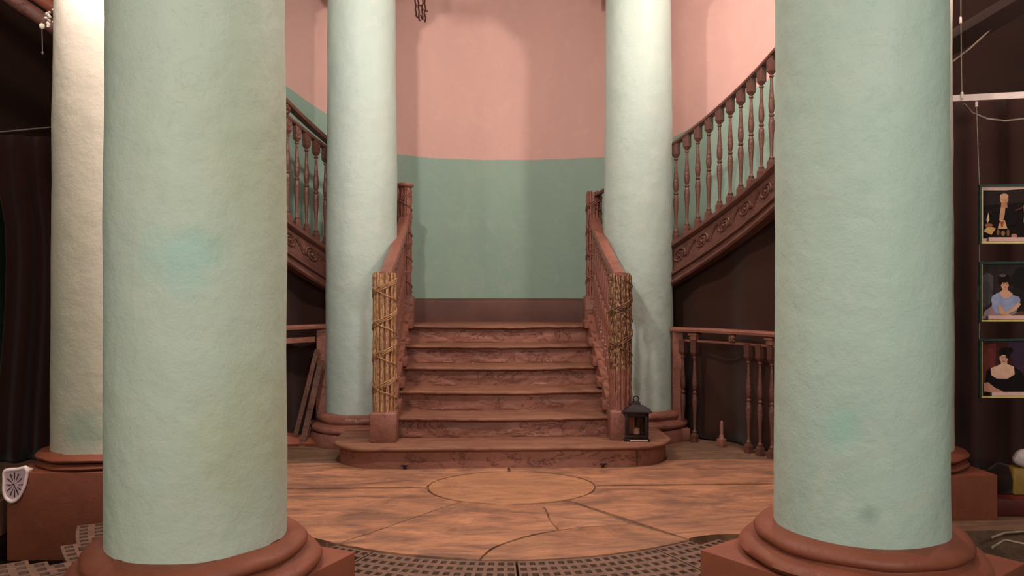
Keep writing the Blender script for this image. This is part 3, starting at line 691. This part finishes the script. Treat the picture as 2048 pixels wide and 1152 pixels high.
# left
lowl = thing('balustrade', pol(-45, RL, 0), 'broken low balustrade with an end post but no balusters, under the left curved flight', 'balustrade')
pa = abs(phi_px(659, RL))
bm = bmesh.new(); add_loft(bm, [[pol(-ph, RL + a, 0.895 + z) for a, z in fl_rail] for ph in sam(pa, 84, 30)]); obj('handrail', bm, M['brown'], lowl, angle=40)
bm = bmesh.new(); add_loft(bm, [[pol(-ph, RL + a, z) for a, z in ((-0.015, 0.79), (-0.015, 0.83), (0.015, 0.83), (0.015, 0.79))] for ph in sam(abs(phi_px(628, RL)), 84, 24)]); obj('lower_rail', bm, M['brown'], lowl, angle=40)
bm = bmesh.new(); secs = []
c = pol(phi_px(647, RL), RL, 0)
for z, l, r in ((0.02, -0.035, -0.01), (0.1, -0.045, 0.0), (0.2, -0.048, 0.03), (0.3, -0.05, 0.045), (0.86, -0.045, 0.046), (0.895, -0.045, 0.046)):
    secs.append([(c.x + l, c.y - 0.03, z), (c.x + r, c.y - 0.03, z), (c.x + r, c.y + 0.03, z), (c.x + l, c.y + 0.03, z)])
add_loft(bm, secs); jitter(bm, 0.004, 13, 2); obj('end_post', bm, M['brown'], lowl, angle=40)
bm = bmesh.new(); q = Pz(627, 878, 0); add_box(bm, (q.x, q.y + 0.06, 0.07), (0.11, 0.12, 0.14), bevel=0.02); jitter(bm, 0.006, 15, 1)
tag(obj('stone_block', bm, M['brown'], angle=45), 'small brown block on the floor beside the left back column', 'block')
for i, (x0, y0, x1, y1, ww) in enumerate(((586, 878, 634, 700, 0.035), (604, 880, 642, 722, 0.045))):
    a = Pz(x0, y0 + 4, 0); a = P(x0, 892, 5.93) if i == 0 else P(x0, 893, 5.90); b_ = P(x1, y1, 6.02); d = b_ - a; bm = bmesh.new(); n_ = Vector((d.z, 0, -d.x)).normalized() * ww / 2; th = Vector((0, 0.012, 0.004))
    add_loft(bm, [[a - n_ - th, a + n_ - th, a + n_ + th, a - n_ + th], [b_ - n_ - th, b_ + n_ - th, b_ + n_ + th, b_ - n_ + th]])
    tag(obj('plank', bm, M['wood_raw'], angle=30), ('narrow wooden plank leaning in the dark, farther left of the pair' if i == 0 else 'wider wooden plank leaning in the dark beside the broken post'), 'plank')
bm = bmesh.new(); a = Pz(555, 891, 0); b_ = Pz(648, 891, 0); N = 10; secs = []
for i in range(N + 1):
    f = i / N; p = a.lerp(b_, f); hgt = 0.012 + 0.05 * (1 - f); wd = 0.10 * (1 - 0.35 * f)
    secs.append([(p.x, p.y - wd * 0.4, 0.002), (p.x, p.y - wd * 0.5, 0.02), (p.x, p.y, 0.02 + hgt), (p.x, p.y + wd, 0.03 + hgt), (p.x, p.y + wd, 0.004)])
add_loft(bm, secs); jitter(bm, 0.005, 14, 2); tag(obj('roof_tile', bm, M['terra'], angle=35), 'reddish curved piece of broken moulding lying on the floor at left', 'debris')

# ------------------------------------------------------------------ curtains
def curtain(name, p0, p1, z0, z1, amp, waves, mat, label, cat='curtain', left=None, N=None, seed=0, ztop=None, gather=0.0, group=None, path=None):
    N = N or waves * 10; Mz = 18; bm = bmesh.new(); g = []
    for i in range(N + 1):
        col_ = []
        for j in range(Mz + 1):
            f = i / N; h = j / Mz
            zt = ztop(f) if ztop else z1
            z = z0 + (zt - z0) * h
            ff = f
            if left: ff = left(h) + (1 - left(h)) * f
            if path: base, nrm = path(ff)
            else:
                base = p0.lerp(p1, ff); d = (p1 - p0).normalized(); nrm = Vector((-d.y, d.x, 0))
            a = amp * (1.0 - 0.45 * h) * (math.sin(2 * PI * waves * f + 1.3 * noise.noise((f * 4, h * 0.8, seed))) + 0.6 * noise.noise((f * waves * 1.3, h * 1.2, seed + 3)))
            col_.append(bm.verts.new((base.x + nrm.x * a, base.y + nrm.y * a, z)))
        g.append(col_)
    for a, b in zip(g, g[1:]):
        for j in range(Mz): bm.faces.new((a[j], b[j], b[j + 1], a[j + 1]))
    o = obj(name, bm, M[mat], smooth=True, angle=180)
    m = o.modifiers.new('thick', 'SOLIDIFY'); m.thickness = 0.006
    return tag(o, label, cat, group)
curtain('curtain', None, None, 0.01, 0, 0.035, 5, 'curtain_brown', 'dark brown cloth hung under the right curved flight behind the low balustrade', seed=2,
        ztop=lambda f: zs(P0 + 4 + (86 - P0 - 4) * f) - 0.25 - max(0, (f - 0.9)) * 2, path=lambda f: (pol(P0 + 4 + (86 - P0 - 4) * f, 2.22, 0), Vector((math.sin(R_(P0 + 4 + 56 * f)), math.cos(R_(P0 + 4 + 56 * f)), 0))))
curtain('curtain', None, None, 0.01, 0, 0.035, 5, 'curtain', 'dark maroon cloth hung under the left curved flight behind the broken post', seed=5,
        ztop=lambda f: zs(P0 + 4 + (86 - P0 - 4) * f) - 0.25 - max(0, (f - 0.9)) * 2, path=lambda f: (pol(-(P0 + 4 + (86 - P0 - 4) * f), 2.22, 0), Vector((-math.sin(R_(P0 + 4 + 56 * f)), math.cos(R_(P0 + 4 + 56 * f)), 0))))
def flatP(px, D): q = P(px, 587, D); return Vector((q.x, q.y, 0))
gap = [(0.0, 0.0), (0.1, 0.0), (0.25, 0.02), (0.45, 0.05), (0.62, 0.062), (0.72, 0.055), (0.85, 0.01), (1.0, 0.0)]
curtain('curtain', flatP(-8, 5.3), flatP(300, 5.7), 0.01, 2.27, 0.05, 6, 'curtain', 'dark maroon curtain hanging from a wire behind the cream column at far left', seed=8, left=lambda h: interp(gap, h))
curtain('curtain', flatP(-560, 4.2), flatP(-30, 5.2), 0.01, 2.27, 0.05, 6, 'curtain', 'dark curtain continuing leftward from the gap at the picture edge', seed=11)
curtain('backdrop_cloth', flatP(-480, 4.7), flatP(330, 5.9), 2.0, 4.3, 0.02, 4, 'backdrop', 'black-brown cloth stretched above the curtain wire at far left', 'cloth', seed=14)
curtain('curtain', flatP(1790, 5.2), flatP(2500, 4.3), 0.01, 2.44, 0.045, 9, 'curtain', 'dark maroon curtain hanging behind the three framed pictures', seed=17)
curtain('backdrop_cloth', flatP(1790, 5.6), flatP(2550, 4.5), 2.2, 4.3, 0.05, 3, 'backdrop', 'sagging dark cloth above the white picture rail', 'cloth', seed=20)
bm = bmesh.new(); add_tube(bm, [P(-140, 272, 5.3), P(0, 264, 5.33), P(105, 254, 5.4), P(330, 250, 5.7)], 0.005, 6)
tag(obj('curtain_wire', bm, M['wire']), 'thin wire that carries the far left curtain', 'wire')

# beams
def beam(pts, ra, mat, label, name='beam', n=10, cat='beam'):
    bm = bmesh.new(); q = []
    for a, b in zip(pts, pts[1:]):
        for i in range(8): q.append(a.lerp(b, i / 8))
    q.append(pts[-1]); add_tube(bm, q, [ra * (1 + 0.12 * noise.noise((i * 0.7, ra * 90, 0))) for i in range(len(q))], n); jitter(bm, ra * 0.15, 20, ra * 30)
    return tag(obj(name, bm, mat, angle=60), label, cat)
beam([P(-60, -60, 4.3), P(112, 58, 4.5)], 0.045, M['wood_raw'], 'round wooden pole slanting down to the cream column at top left, lower of the two')
beam([P(0, -60, 4.6), P(125, 30, 4.7)], 0.04, M['terra'], 'reddish wooden pole above the lower one at top left')
bm = bmesh.new()
for i in range(9):
    q = P(98 + 5 * math.cos(i * 2.1) + random.uniform(-5, 5), 20 + i * 4, 4.32); bmesh.ops.create_icosphere(bm, subdivisions=2, radius=random.uniform(0.005, 0.013), matrix=Matrix.Translation(q))
jitter(bm, 0.012, 45, 3)
q = P(84, 52, 4.3); add_lathe(bm, [(0.001, -0.02), (0.014, -0.012), (0.016, 0.006), (0.001, 0.018)], q, 8, cap=False)
tag(obj('plaster_lump', bm, M['column_cream'], angle=60), 'crumbly pale plaster lumps where the poles meet the column', 'plaster')
bm = bmesh.new(); add_tube(bm, [P(84, 56, 4.3), P(85, 104, 4.3)], 0.002, 5); add_lathe(bm, [(0.001, -0.01), (0.006, 0), (0.001, 0.01)], P(85, 106, 4.3), 8, cap=False)
tag(obj('hanging_thread', bm, M['wire']), 'short thread hanging from the poles at top left', 'thread')
bm = bmesh.new()
a, b_ = P(1880, 100, 4.55), P(2130, -50, 4.2); add_tube(bm, [a, b_], 0.07, 4); tag(obj('beam', bm, M['backdrop'], smooth=False), 'dark square beam slanting up at the top right corner', 'beam')

# ------------------------------------------------------------------ picture rail and pictures
rl0, rl1 = P(1890, 198, 4.22), P(2200, 183, 3.93)
bm = bmesh.new(); d = (rl1 - rl0); d.z = 0; L = d.length; ang = math.atan2(d.y, d.x); mid = (rl0 + rl1) / 2
secs = [[p + Vector((0, y, z)) for y, z in ((-0.008, -0.017), (-0.008, 0.017), (0.008, 0.017), (0.008, -0.017))] for p in (rl0, rl1)]
add_loft(bm, secs); rail = tag(obj('picture_rail', bm, M['white_metal'], angle=30), 'white horizontal picture hanging rail at the upper right', 'rail')
bm = bmesh.new(); q = P(1924, 196, 4.18); add_tube(bm, [P(1921, -120, 4.18), P(1922, 60, 4.18), q], 0.0022, 6); tag(obj('suspension_cable', bm, M['wire']), 'thin cable holding the white rail from above', 'cable')
for pp_, r in ((q + Vector((0, 0, 0.015)), 0.008), (P(1921, 40, 4.18), 0.007)):
    bm = bmesh.new(); add_tube(bm, [pp_ - Vector((0, 0, 0.018)), pp_ + Vector((0, 0, 0.012)), pp_ + Vector((0, 0, 0.018))], [r, r, r * 0.4], 8)
    obj('cable_grip', bm, M['white_metal'], bpy.data.objects['suspension_cable'])
DP = 4.16
bm = bmesh.new(); add_tube(bm, [P(1953, 204, DP - 0.01), P(1956, 300, DP - 0.02), P(1959, 371, DP - 0.03), P(1959, 700, DP - 0.03)], 0.0022, 6)
hc = tag(obj('picture_cable', bm, M['wire']), 'thin cable that carries the three framed pictures', 'cable')
bm = bmesh.new(); qq = P(1953, 208, DP - 0.01); add_tube(bm, [qq + Vector((0, 0, 0.012)), qq - Vector((0, 0, 0.016))], 0.007, 8); obj('cable_grip', bm, M['white_metal'], hc)
for pts, r, lb in (([(1928, 208, 4.3), (1945, 226, 4.32), (1975, 238, 4.3), (2010, 242, 4.25), (2048, 238, 4.2), (2120, 222, 4.1)], 0.006, 'grey cable sagging just below the white rail'),
                   ([(1880, 140, 4.5), (1903, 125, 4.5), (1940, 97, 4.45), (1978, 62, 4.4), (2040, 15, 4.3)], 0.006, 'grey cable slanting up across the dark cloth at top right')):
    bm = bmesh.new(); add_tube(bm, [P(*p) for p in pts], r, 6); tag(obj('electric_cable', bm, M['cable'], angle=80), lb, 'cable')
colors = {}
def fm(name, c):
    if name not in colors: colors[name] = flat(name, rgb(*c))
    return colors[name]
def ell(cx, cy, rx, ry, n=18, rot=0):
    return [(cx + rx * math.cos(t) * math.cos(rot) - ry * math.sin(t) * math.sin(rot), cy + rx * math.cos(t) * math.sin(rot) + ry * math.sin(t) * math.cos(rot)) for t in [2 * PI * i / n for i in range(n)]]
def picture(y0, y1, label, shapes, bg, mount, caption):
    """local pixel frame: x 1957..2056, y y0..y1 of the photograph, mapped on a hanging board"""
    D0 = DP - 0.035
    def Q(x, y, off):
        p = P(x, y, D0 - (x - 1957) / 91 * 0.075); return p + Vector((-0.15, -0.985, 0)) * off
    t = thing('framed_picture', Q(2006, y1, 0), label, 'picture', 'pictures hung in a column')
    def quad_loft(name, x0, ya, x1, yb, o0, o1, mat):
        bm = bmesh.new(); add_loft(bm, [[Q(x0, ya, o), Q(x1, ya, o), Q(x1, yb, o), Q(x0, yb, o)] for o in (o0, o1)]); return obj(name, bm, mat, t, smooth=False)
    quad_loft('backing', 1958, y0 + 1, 2056, y1 - 1, 0.0, 0.006, M['mount'] if mount else fm('print board', bg))
    bm = bmesh.new(); add_loft(bm, [[Q(a, b, o) for a, b in ((1956.5, y0), (2057, y0 - 1), (2057, y0 + 3), (1961, y0 + 4), (1961, y1 - 2), (1956.5, y1))] for o in (0.0, 0.014)])
    obj('frame', bm, M['green_edge'], t, smooth=False)
    bm = bmesh.new(); add_loft(bm, [[Q(a, b, o) for a, b in ((1961, y1 - 5), (2056, y1 - 5.5), (2056, y1 - 2), (1961, y1 - 2))] for o in (0.004, 0.013)]); obj('frame_edge', bm, M['yellow_edge'], t, smooth=False, label='bright yellow bottom edge')
    bm = bmesh.new(); add_loft(bm, [[Q(a, b, o) for a, b in ((1961, y0 + 5), (1963.2, y0 + 5), (1963.2, y1 - 5), (1961, y1 - 5))] for o in (0.004, 0.010)]); obj('frame_edge', bm, M['yellow_edge'], t, smooth=False)
    px0, px1, py0, py1 = (1965, 2052, y0 + 11, y1 - 12) if mount else (1963, 2054, y0 + 5, y1 - 6)
    bm = bmesh.new(); mats = []
    def add_poly(pts, c, off):
        m_ = fm('print tone %d %d %d' % c, c)
        if m_ not in mats: mats.append(m_)
        f = bm.faces.new([bm.verts.new(Q(x, y, off)) for x, y in pts]); f.material_index = mats.index(m_)
    add_poly([(px0, py0), (px1, py0), (px1, py1), (px0, py1)], bg, 0.0065)
    for i, (pts, c) in enumerate(shapes): add_poly(pts, c, 0.0068 + 0.0003 * i)
    me = mesh_of(bm, 'print', mats, smooth=False, normals=False); link('print', me, t)
    quad_loft('caption_strip', caption, y1 - 14, 2054, y1 - 6, 0.0142, 0.0150, M['paper'])
    quad_loft('caption_edge', caption - 4, y1 - 13, caption, y1 - 6, 0.0142, 0.0150, M['ink'])
    return t
skin = (214, 158, 128); skin2 = (188, 128, 102)
picture(370, 489, 'top framed picture of the three, a still life with pale bust and quill', [
    ([(1966, 384), (2052, 378), (2052, 405), (1966, 412)], (46, 34, 32)), ([(1966, 420), (2052, 408), (2052, 414), (1966, 427)], (34, 24, 22)),
    ([(1966, 462), (2052, 458), (2052, 476), (1966, 476)], (30, 18, 16)),
    (ell(2007, 399, 8.5, 10), (196, 140, 108)), (ell(2007, 393, 8.6, 5.5), (206, 158, 126)), ([(2001, 406), (2012, 406), (2014, 416), (2000, 417)], (180, 124, 94)),
    ([(2000, 416), (2009, 415), (2008, 428), (2005, 440), (1997, 442), (1998, 428)], (196, 146, 116)), ([(1995, 452), (2000, 440), (2008, 441), (2013, 458), (1994, 458)], (206, 158, 118)), ([(1999, 443), (2006, 443), (2004, 454), (2000, 454)], (150, 82, 62)),
    (ell(2022, 430, 12, 22), (28, 20, 20)),
    ([(1974, 452), (1990, 457), (1981, 470), (1965, 463)], (206, 160, 104)), (ell(1976, 451, 8, 4), (150, 92, 68)), ([(1973, 447), (1971, 440), (1975, 425), (1977, 440)], (214, 180, 140)),
    (ell(1994, 465, 3, 6), (132, 86, 60)), (ell(2004, 467, 4, 5), (150, 104, 74)), (ell(2014, 466, 3, 7), (120, 80, 58)), (ell(2026, 472, 6, 4), (176, 122, 110)),
    ([(2044, 412), (2052, 406), (2052, 436), (2044, 446), (2046, 428)], (150, 92, 66)), ([(2028, 420), (2044, 414), (2043, 417), (2028, 423)], (96, 52, 44))], (26, 18, 17), True, 1975)
picture(524, 645, 'middle framed picture of the three, a seated woman in a pale blue dress', [
    (ell(1974, 566, 14, 20), (78, 72, 74)), (ell(1968, 588, 16, 26), (70, 64, 68)), (ell(2042, 560, 20, 26), (28, 24, 24)), (ell(2030, 600, 24, 24), (36, 30, 30)),
    ([(1963, 637), (1968, 622), (1982, 612), (2000, 618), (2050, 628), (2050, 637)], (150, 122, 128)),
    ([(1984, 592), (1994, 585), (2004, 584), (2018, 588), (2030, 592), (2036, 604), (2032, 622), (2010, 630), (1990, 626), (1982, 612)], (150, 156, 188)),
    (ell(1989, 600, 8, 11), (160, 166, 198)), (ell(2031, 601, 8, 9), (142, 146, 180)),
    ([(1996, 586), (2003, 580), (2004, 572), (2013, 572), (2014, 580), (2024, 588), (2018, 596), (2004, 596)], (214, 160, 134)),
    (ell(2008, 569, 8, 10.5), (214, 156, 128)), (ell(2007, 557, 11.5, 8.5), (28, 18, 16)), (ell(1999, 563, 4, 7), (30, 20, 18)), (ell(2017, 563, 3.5, 7), (30, 20, 18)), (ell(2003, 551, 7, 3), (92, 80, 70)),
    ([(1993, 611), (1999, 609), (2006, 622), (2020, 630), (2014, 635), (1998, 628)], (206, 152, 124)), ([(2034, 604), (2040, 608), (2030, 620), (2012, 628), (2010, 623), (2026, 614)], (214, 160, 130)),
    ([(2022, 630), (2040, 622), (2050, 626), (2050, 636), (2018, 636)], (96, 60, 40)),
    (ell(2005, 567, 1.5, 0.8), (60, 34, 30)), (ell(2011.5, 567, 1.5, 0.8), (60, 34, 30)), (ell(2008.5, 574.5, 2, 0.8), (160, 70, 62))], (46, 38, 38), False, 1974)
picture(678, 797, 'bottom framed picture of the three, a woman in a black gown', [
    ([(1963, 690), (2000, 684), (2000, 760), (1963, 770)], (92, 40, 38)), ([(2014, 684), (2052, 684), (2052, 740), (2030, 750)], (58, 40, 58)), (ell(1978, 720, 12, 24), (104, 48, 44)),
    ([(1968, 768), (1972, 742), (1980, 734), (1990, 736), (2010, 744), (2026, 734), (2040, 742), (2052, 762), (2052, 792), (1966, 792)], (24, 16, 18)),
    ([(1980, 736), (1990, 732), (2000, 728), (2001, 718), (2012, 718), (2013, 728), (2026, 733), (2028, 748), (2014, 757), (1992, 757), (1981, 750)], (220, 172, 148)),
    (ell(2006, 716, 8.5, 11), (208, 152, 128)), (ell(2009, 702, 12, 8), (24, 14, 14)), (ell(2014, 709, 4.5, 8), (26, 16, 16)), (ell(1999, 706, 4, 6), (28, 18, 18)), (ell(2019, 700, 5, 6), (24, 14, 14)),
    ([(1966, 766), (1974, 764), (1990, 776), (2004, 782), (2000, 788), (1966, 782)], (190, 132, 112)),
    (ell(2002.5, 714, 1.5, 0.8), (50, 28, 26)), (ell(2009, 714, 1.5, 0.8), (50, 28, 26)), (ell(2005.5, 722, 2, 0.8), (156, 70, 62))], (62, 28, 28), False, 1981)

# ------------------------------------------------------------------ lantern
q = Pz(1277, 884, 0.15)
lx, ly, lz = q.x, q.y + 0.085, 0.152
t = thing('lantern', (lx, ly, lz), 'small black metal candle lantern standing at the right end of the bottom step', 'lantern')
rz = R_(-6)
def lb(name, boxes, mat, bevel=0.002, parent=t):
    bm = bmesh.new(); Rm = Matrix.Rotation(rz, 4, 'Z')
    for c, s in boxes:
        cc = Rm @ Vector(c); add_box(bm, (lx + cc.x, ly + cc.y, lz + cc.z), s, rz=rz, bevel=bevel)
    return obj(name, bm, mat, parent, angle=40)
lb('base', [((0, 0, 0.008), (0.175, 0.165, 0.016)), ((0, 0, 0.028), (0.155, 0.145, 0.024))], M['black_metal'])
lb('base_trim', [((0.012, -0.084, 0.006), (0.12, 0.004, 0.010))], M['paper'], 0.001)
lb('frame', [((sx * 0.068, sy * 0.062, 0.115), (0.026, 0.020, 0.16)) for sx in (-1, 1) for sy in (-1, 1)] + [((0, sy * 0.062, 0.183), (0.15, 0.020, 0.03)) for sy in (-1, 1)] + [((sx * 0.068, 0, 0.183), (0.026, 0.13, 0.03)) for sx in (-1, 1)], M['black_metal'])
lb('glass_pane', [((0, -0.062, 0.105), (0.112, 0.003, 0.132))], M['glass'], 0)
lb('glass_pane', [((0.068, 0, 0.105), (0.003, 0.106, 0.132))], M['glass'], 0)
lb('back_panel', [((0, 0.058, 0.105), (0.112, 0.006, 0.132))], M['wood_raw'], 0)
bm = bmesh.new(); add_lathe(bm, [(0.026, 0.04), (0.026, 0.075), (0.022, 0.08), (0.003, 0.082), (0.002, 0.09)], (lx, ly, lz), 16); obj('candle', bm, M['mount'], t)
bm = bmesh.new(); Rm = Matrix.Rotation(rz, 4, 'Z'); secs = []
for h, ww in ((0.196, 0.100), (0.204, 0.102), (0.210, 0.090), (0.228, 0.062), (0.240, 0.040), (0.246, 0.030), (0.262, 0.026), (0.266, 0.018)):
    secs.append([Vector((lx, ly, lz + h)) + Rm @ Vector((sx * ww, sy * ww * 0.92, 0)) for sx, sy in ((-1, -1), (1, -1), (1, 1), (-1, 1))])
add_loft(bm, secs); obj('roof', bm, M['black_metal'], t, angle=30)
bm = bmesh.new(); add_tube(bm, [Vector((lx + 0.018 * math.cos(a), ly + 0.006 * math.sin(a), lz + 0.283 + 0.018 * math.sin(a))) for a in sam(0, 2 * PI, 16)], 0.004, 6, cap=False); obj('ring_handle', bm, M['black_metal'], t)

# ------------------------------------------------------------------ soft clock on the left pedestal corner
zc = 0.25; yf = 4.39 - 0.35; Dc = 3.92
t = thing('clock', P(30, 945, Dc), 'small drooping white clock hung over the corner of the left pedestal', 'clock')
out = [(4, 944), (8, 938), (20, 936), (34, 936), (44, 933), (50, 931), (57, 940), (54, 948), (52, 960), (49, 974), (44, 986), (38, 998), (30, 1006), (20, 1008), (10, 1001), (5, 990), (4, 975), (5, 960)]
def sm(pts, k=2):
    for _ in range(k):
        q = []
        for i in range(len(pts)):
            a, b = pts[i], pts[(i + 1) % len(pts)]; q += [(a[0] * .75 + b[0] * .25, a[1] * .75 + b[1] * .25), (a[0] * .25 + b[0] * .75, a[1] * .25 + b[1] * .75)]
        pts = q
    return pts
out = sm(out); cxm = sum(p[0] for p in out) / len(out); cym = sum(p[1] for p in out) / len(out)
def CK(k, off, cc=(28, 970)):
    res = []
    for x, y in out:
        q = P(cc[0] + (x - cc[0]) * k, cc[1] + (y - cc[1]) * k, Dc); res.append(Vector((q.x, yf - off, q.z)))
    return res
bm = bmesh.new(); add_loft(bm, [CK(0.96, 0.003), CK(1.0, 0.010), CK(1.0, 0.018), CK(0.95, 0.025), CK(0.86, 0.026), CK(0.80, 0.022), CK(0.78, 0.015)]); obj('case', bm, M['clock_white'], t, angle=80)
bm = bmesh.new(); add_loft(bm, [CK(0.79, 0.012), CK(0.79, 0.0165)]); dial = obj('dial', bm, M['clock_face'], t, angle=30)
for i in range(12):
    a = i * PI / 6; r0, r1 = 0.36, 0.92; bm = bmesh.new()
    def dp(k, side=0.0):
        x = 28 + 18 * k * math.sin(a) + side * math.cos(a); y = 970 - 27 * k * math.cos(a) + side * math.sin(a); q = P(x, y, Dc); return Vector((q.x, yf, q.z))
    add_loft(bm, [[dp(r0, -.6) - Vector((0, o, 0)), dp(r0, .6) - Vector((0, o, 0)), dp(r1, 1.3) - Vector((0, o, 0)), dp(r1, -1.3) - Vector((0, o, 0))] for o in (0.016, 0.018)])
    obj('hour_mark', bm, M['ink'], dial, smooth=False)
for nm, (x1, y1), ww in (('hour_hand', (17, 972), 1.0), ('minute_hand', (33, 984), 0.8)):
    bm = bmesh.new(); a = P(27, 968, Dc); b_ = P(x1, y1, Dc); a.y = b_.y = yf - 0.020; add_tube(bm, [a, b_], [0.003 * ww, 0.0012], 5); obj(nm, bm, M['ink'], dial)
bm = bmesh.new(); q = P(50, 935, 3.95); add_loft(bm, [[Vector((q.x - 0.02, yf - 0.012, 0.252)), Vector((q.x + 0.02, yf - 0.012, 0.251)), Vector((q.x + 0.022, yf - 0.010, 0.262)), Vector((q.x - 0.012, yf - 0.012, 0.272))], [Vector((q.x - 0.02, yf + 0.06, 0.252)), Vector((q.x + 0.018, yf + 0.05, 0.252)), Vector((q.x + 0.018, yf + 0.05, 0.262)), Vector((q.x - 0.014, yf + 0.06, 0.270))]])
obj('hanging_lip', bm, M['clock_white'], t, angle=80)

# ------------------------------------------------------------------ odds and ends at the lower right
a = P(2040, 1050, 4.0); zg = 0.0
bm = bmesh.new(); add_box(bm, (a.x + 0.25, a.y + 0.12, 0.045), (0.95, 0.24, 0.09), rz=R_(-8), bevel=0.006)
tag(obj('red_board', bm, M['redboard'], angle=40), 'dark red board lying on the floor at the lower right edge', 'board')
bm = bmesh.new(); q = P(2042, 1015, 4.15); add_box(bm, (q.x + 0.06, q.y + 0.02, 0.16), (0.22, 0.12, 0.14), rz=R_(-8), bevel=0.01); tag(obj('box', bm, M['ochre'], angle=40), 'ochre box on the dark red board', 'box')
bm = bmesh.new(); q = P(2046, 990, 4.15); bmesh.ops.create_icosphere(bm, subdivisions=3, radius=1, matrix=Matrix.Translation((q.x + 0.04, q.y, 0.28)) @ Matrix.Diagonal((0.09, 0.06, 0.05, 1))); jitter(bm, 0.018, 16, 2)
for v in bm.verts: v.co.z = max(v.co.z, 0.231)
tag(obj('bag', bm, M['whitecloth'], angle=70), 'crumpled off-white bag on top of the ochre box', 'bag')
bm = bmesh.new(); q = P(2006, 1005, 4.2); bmesh.ops.create_icosphere(bm, subdivisions=3, radius=1, matrix=Matrix.Translation((q.x - 0.01, q.y, 0.15)) @ Matrix.Diagonal((0.09, 0.07, 0.09, 1))); jitter(bm, 0.02, 14, 5)
for v in bm.verts: v.co.z = max(v.co.z, 0.091)
tag(obj('bundle', bm, M['backdrop'], angle=70), 'black cloth bundle on the red board left of the ochre box', 'cloth')
for i, pts in enumerate(([(1985, 1075), (2010, 1066), (2048, 1063), (2120, 1066)], [(1985, 1095), (2010, 1080), (2048, 1088), (2100, 1100)])):
    bm = bmesh.new(); add_tube(bm, [Pz(x, y, 0.005) for x, y in pts], 0.006, 6); tag(obj('floor_cable', bm, M['cable'], angle=80), ('cable lying on the floor nearer the red board' if i == 0 else 'cable lying on the floor nearer the front plinth'), 'cable')
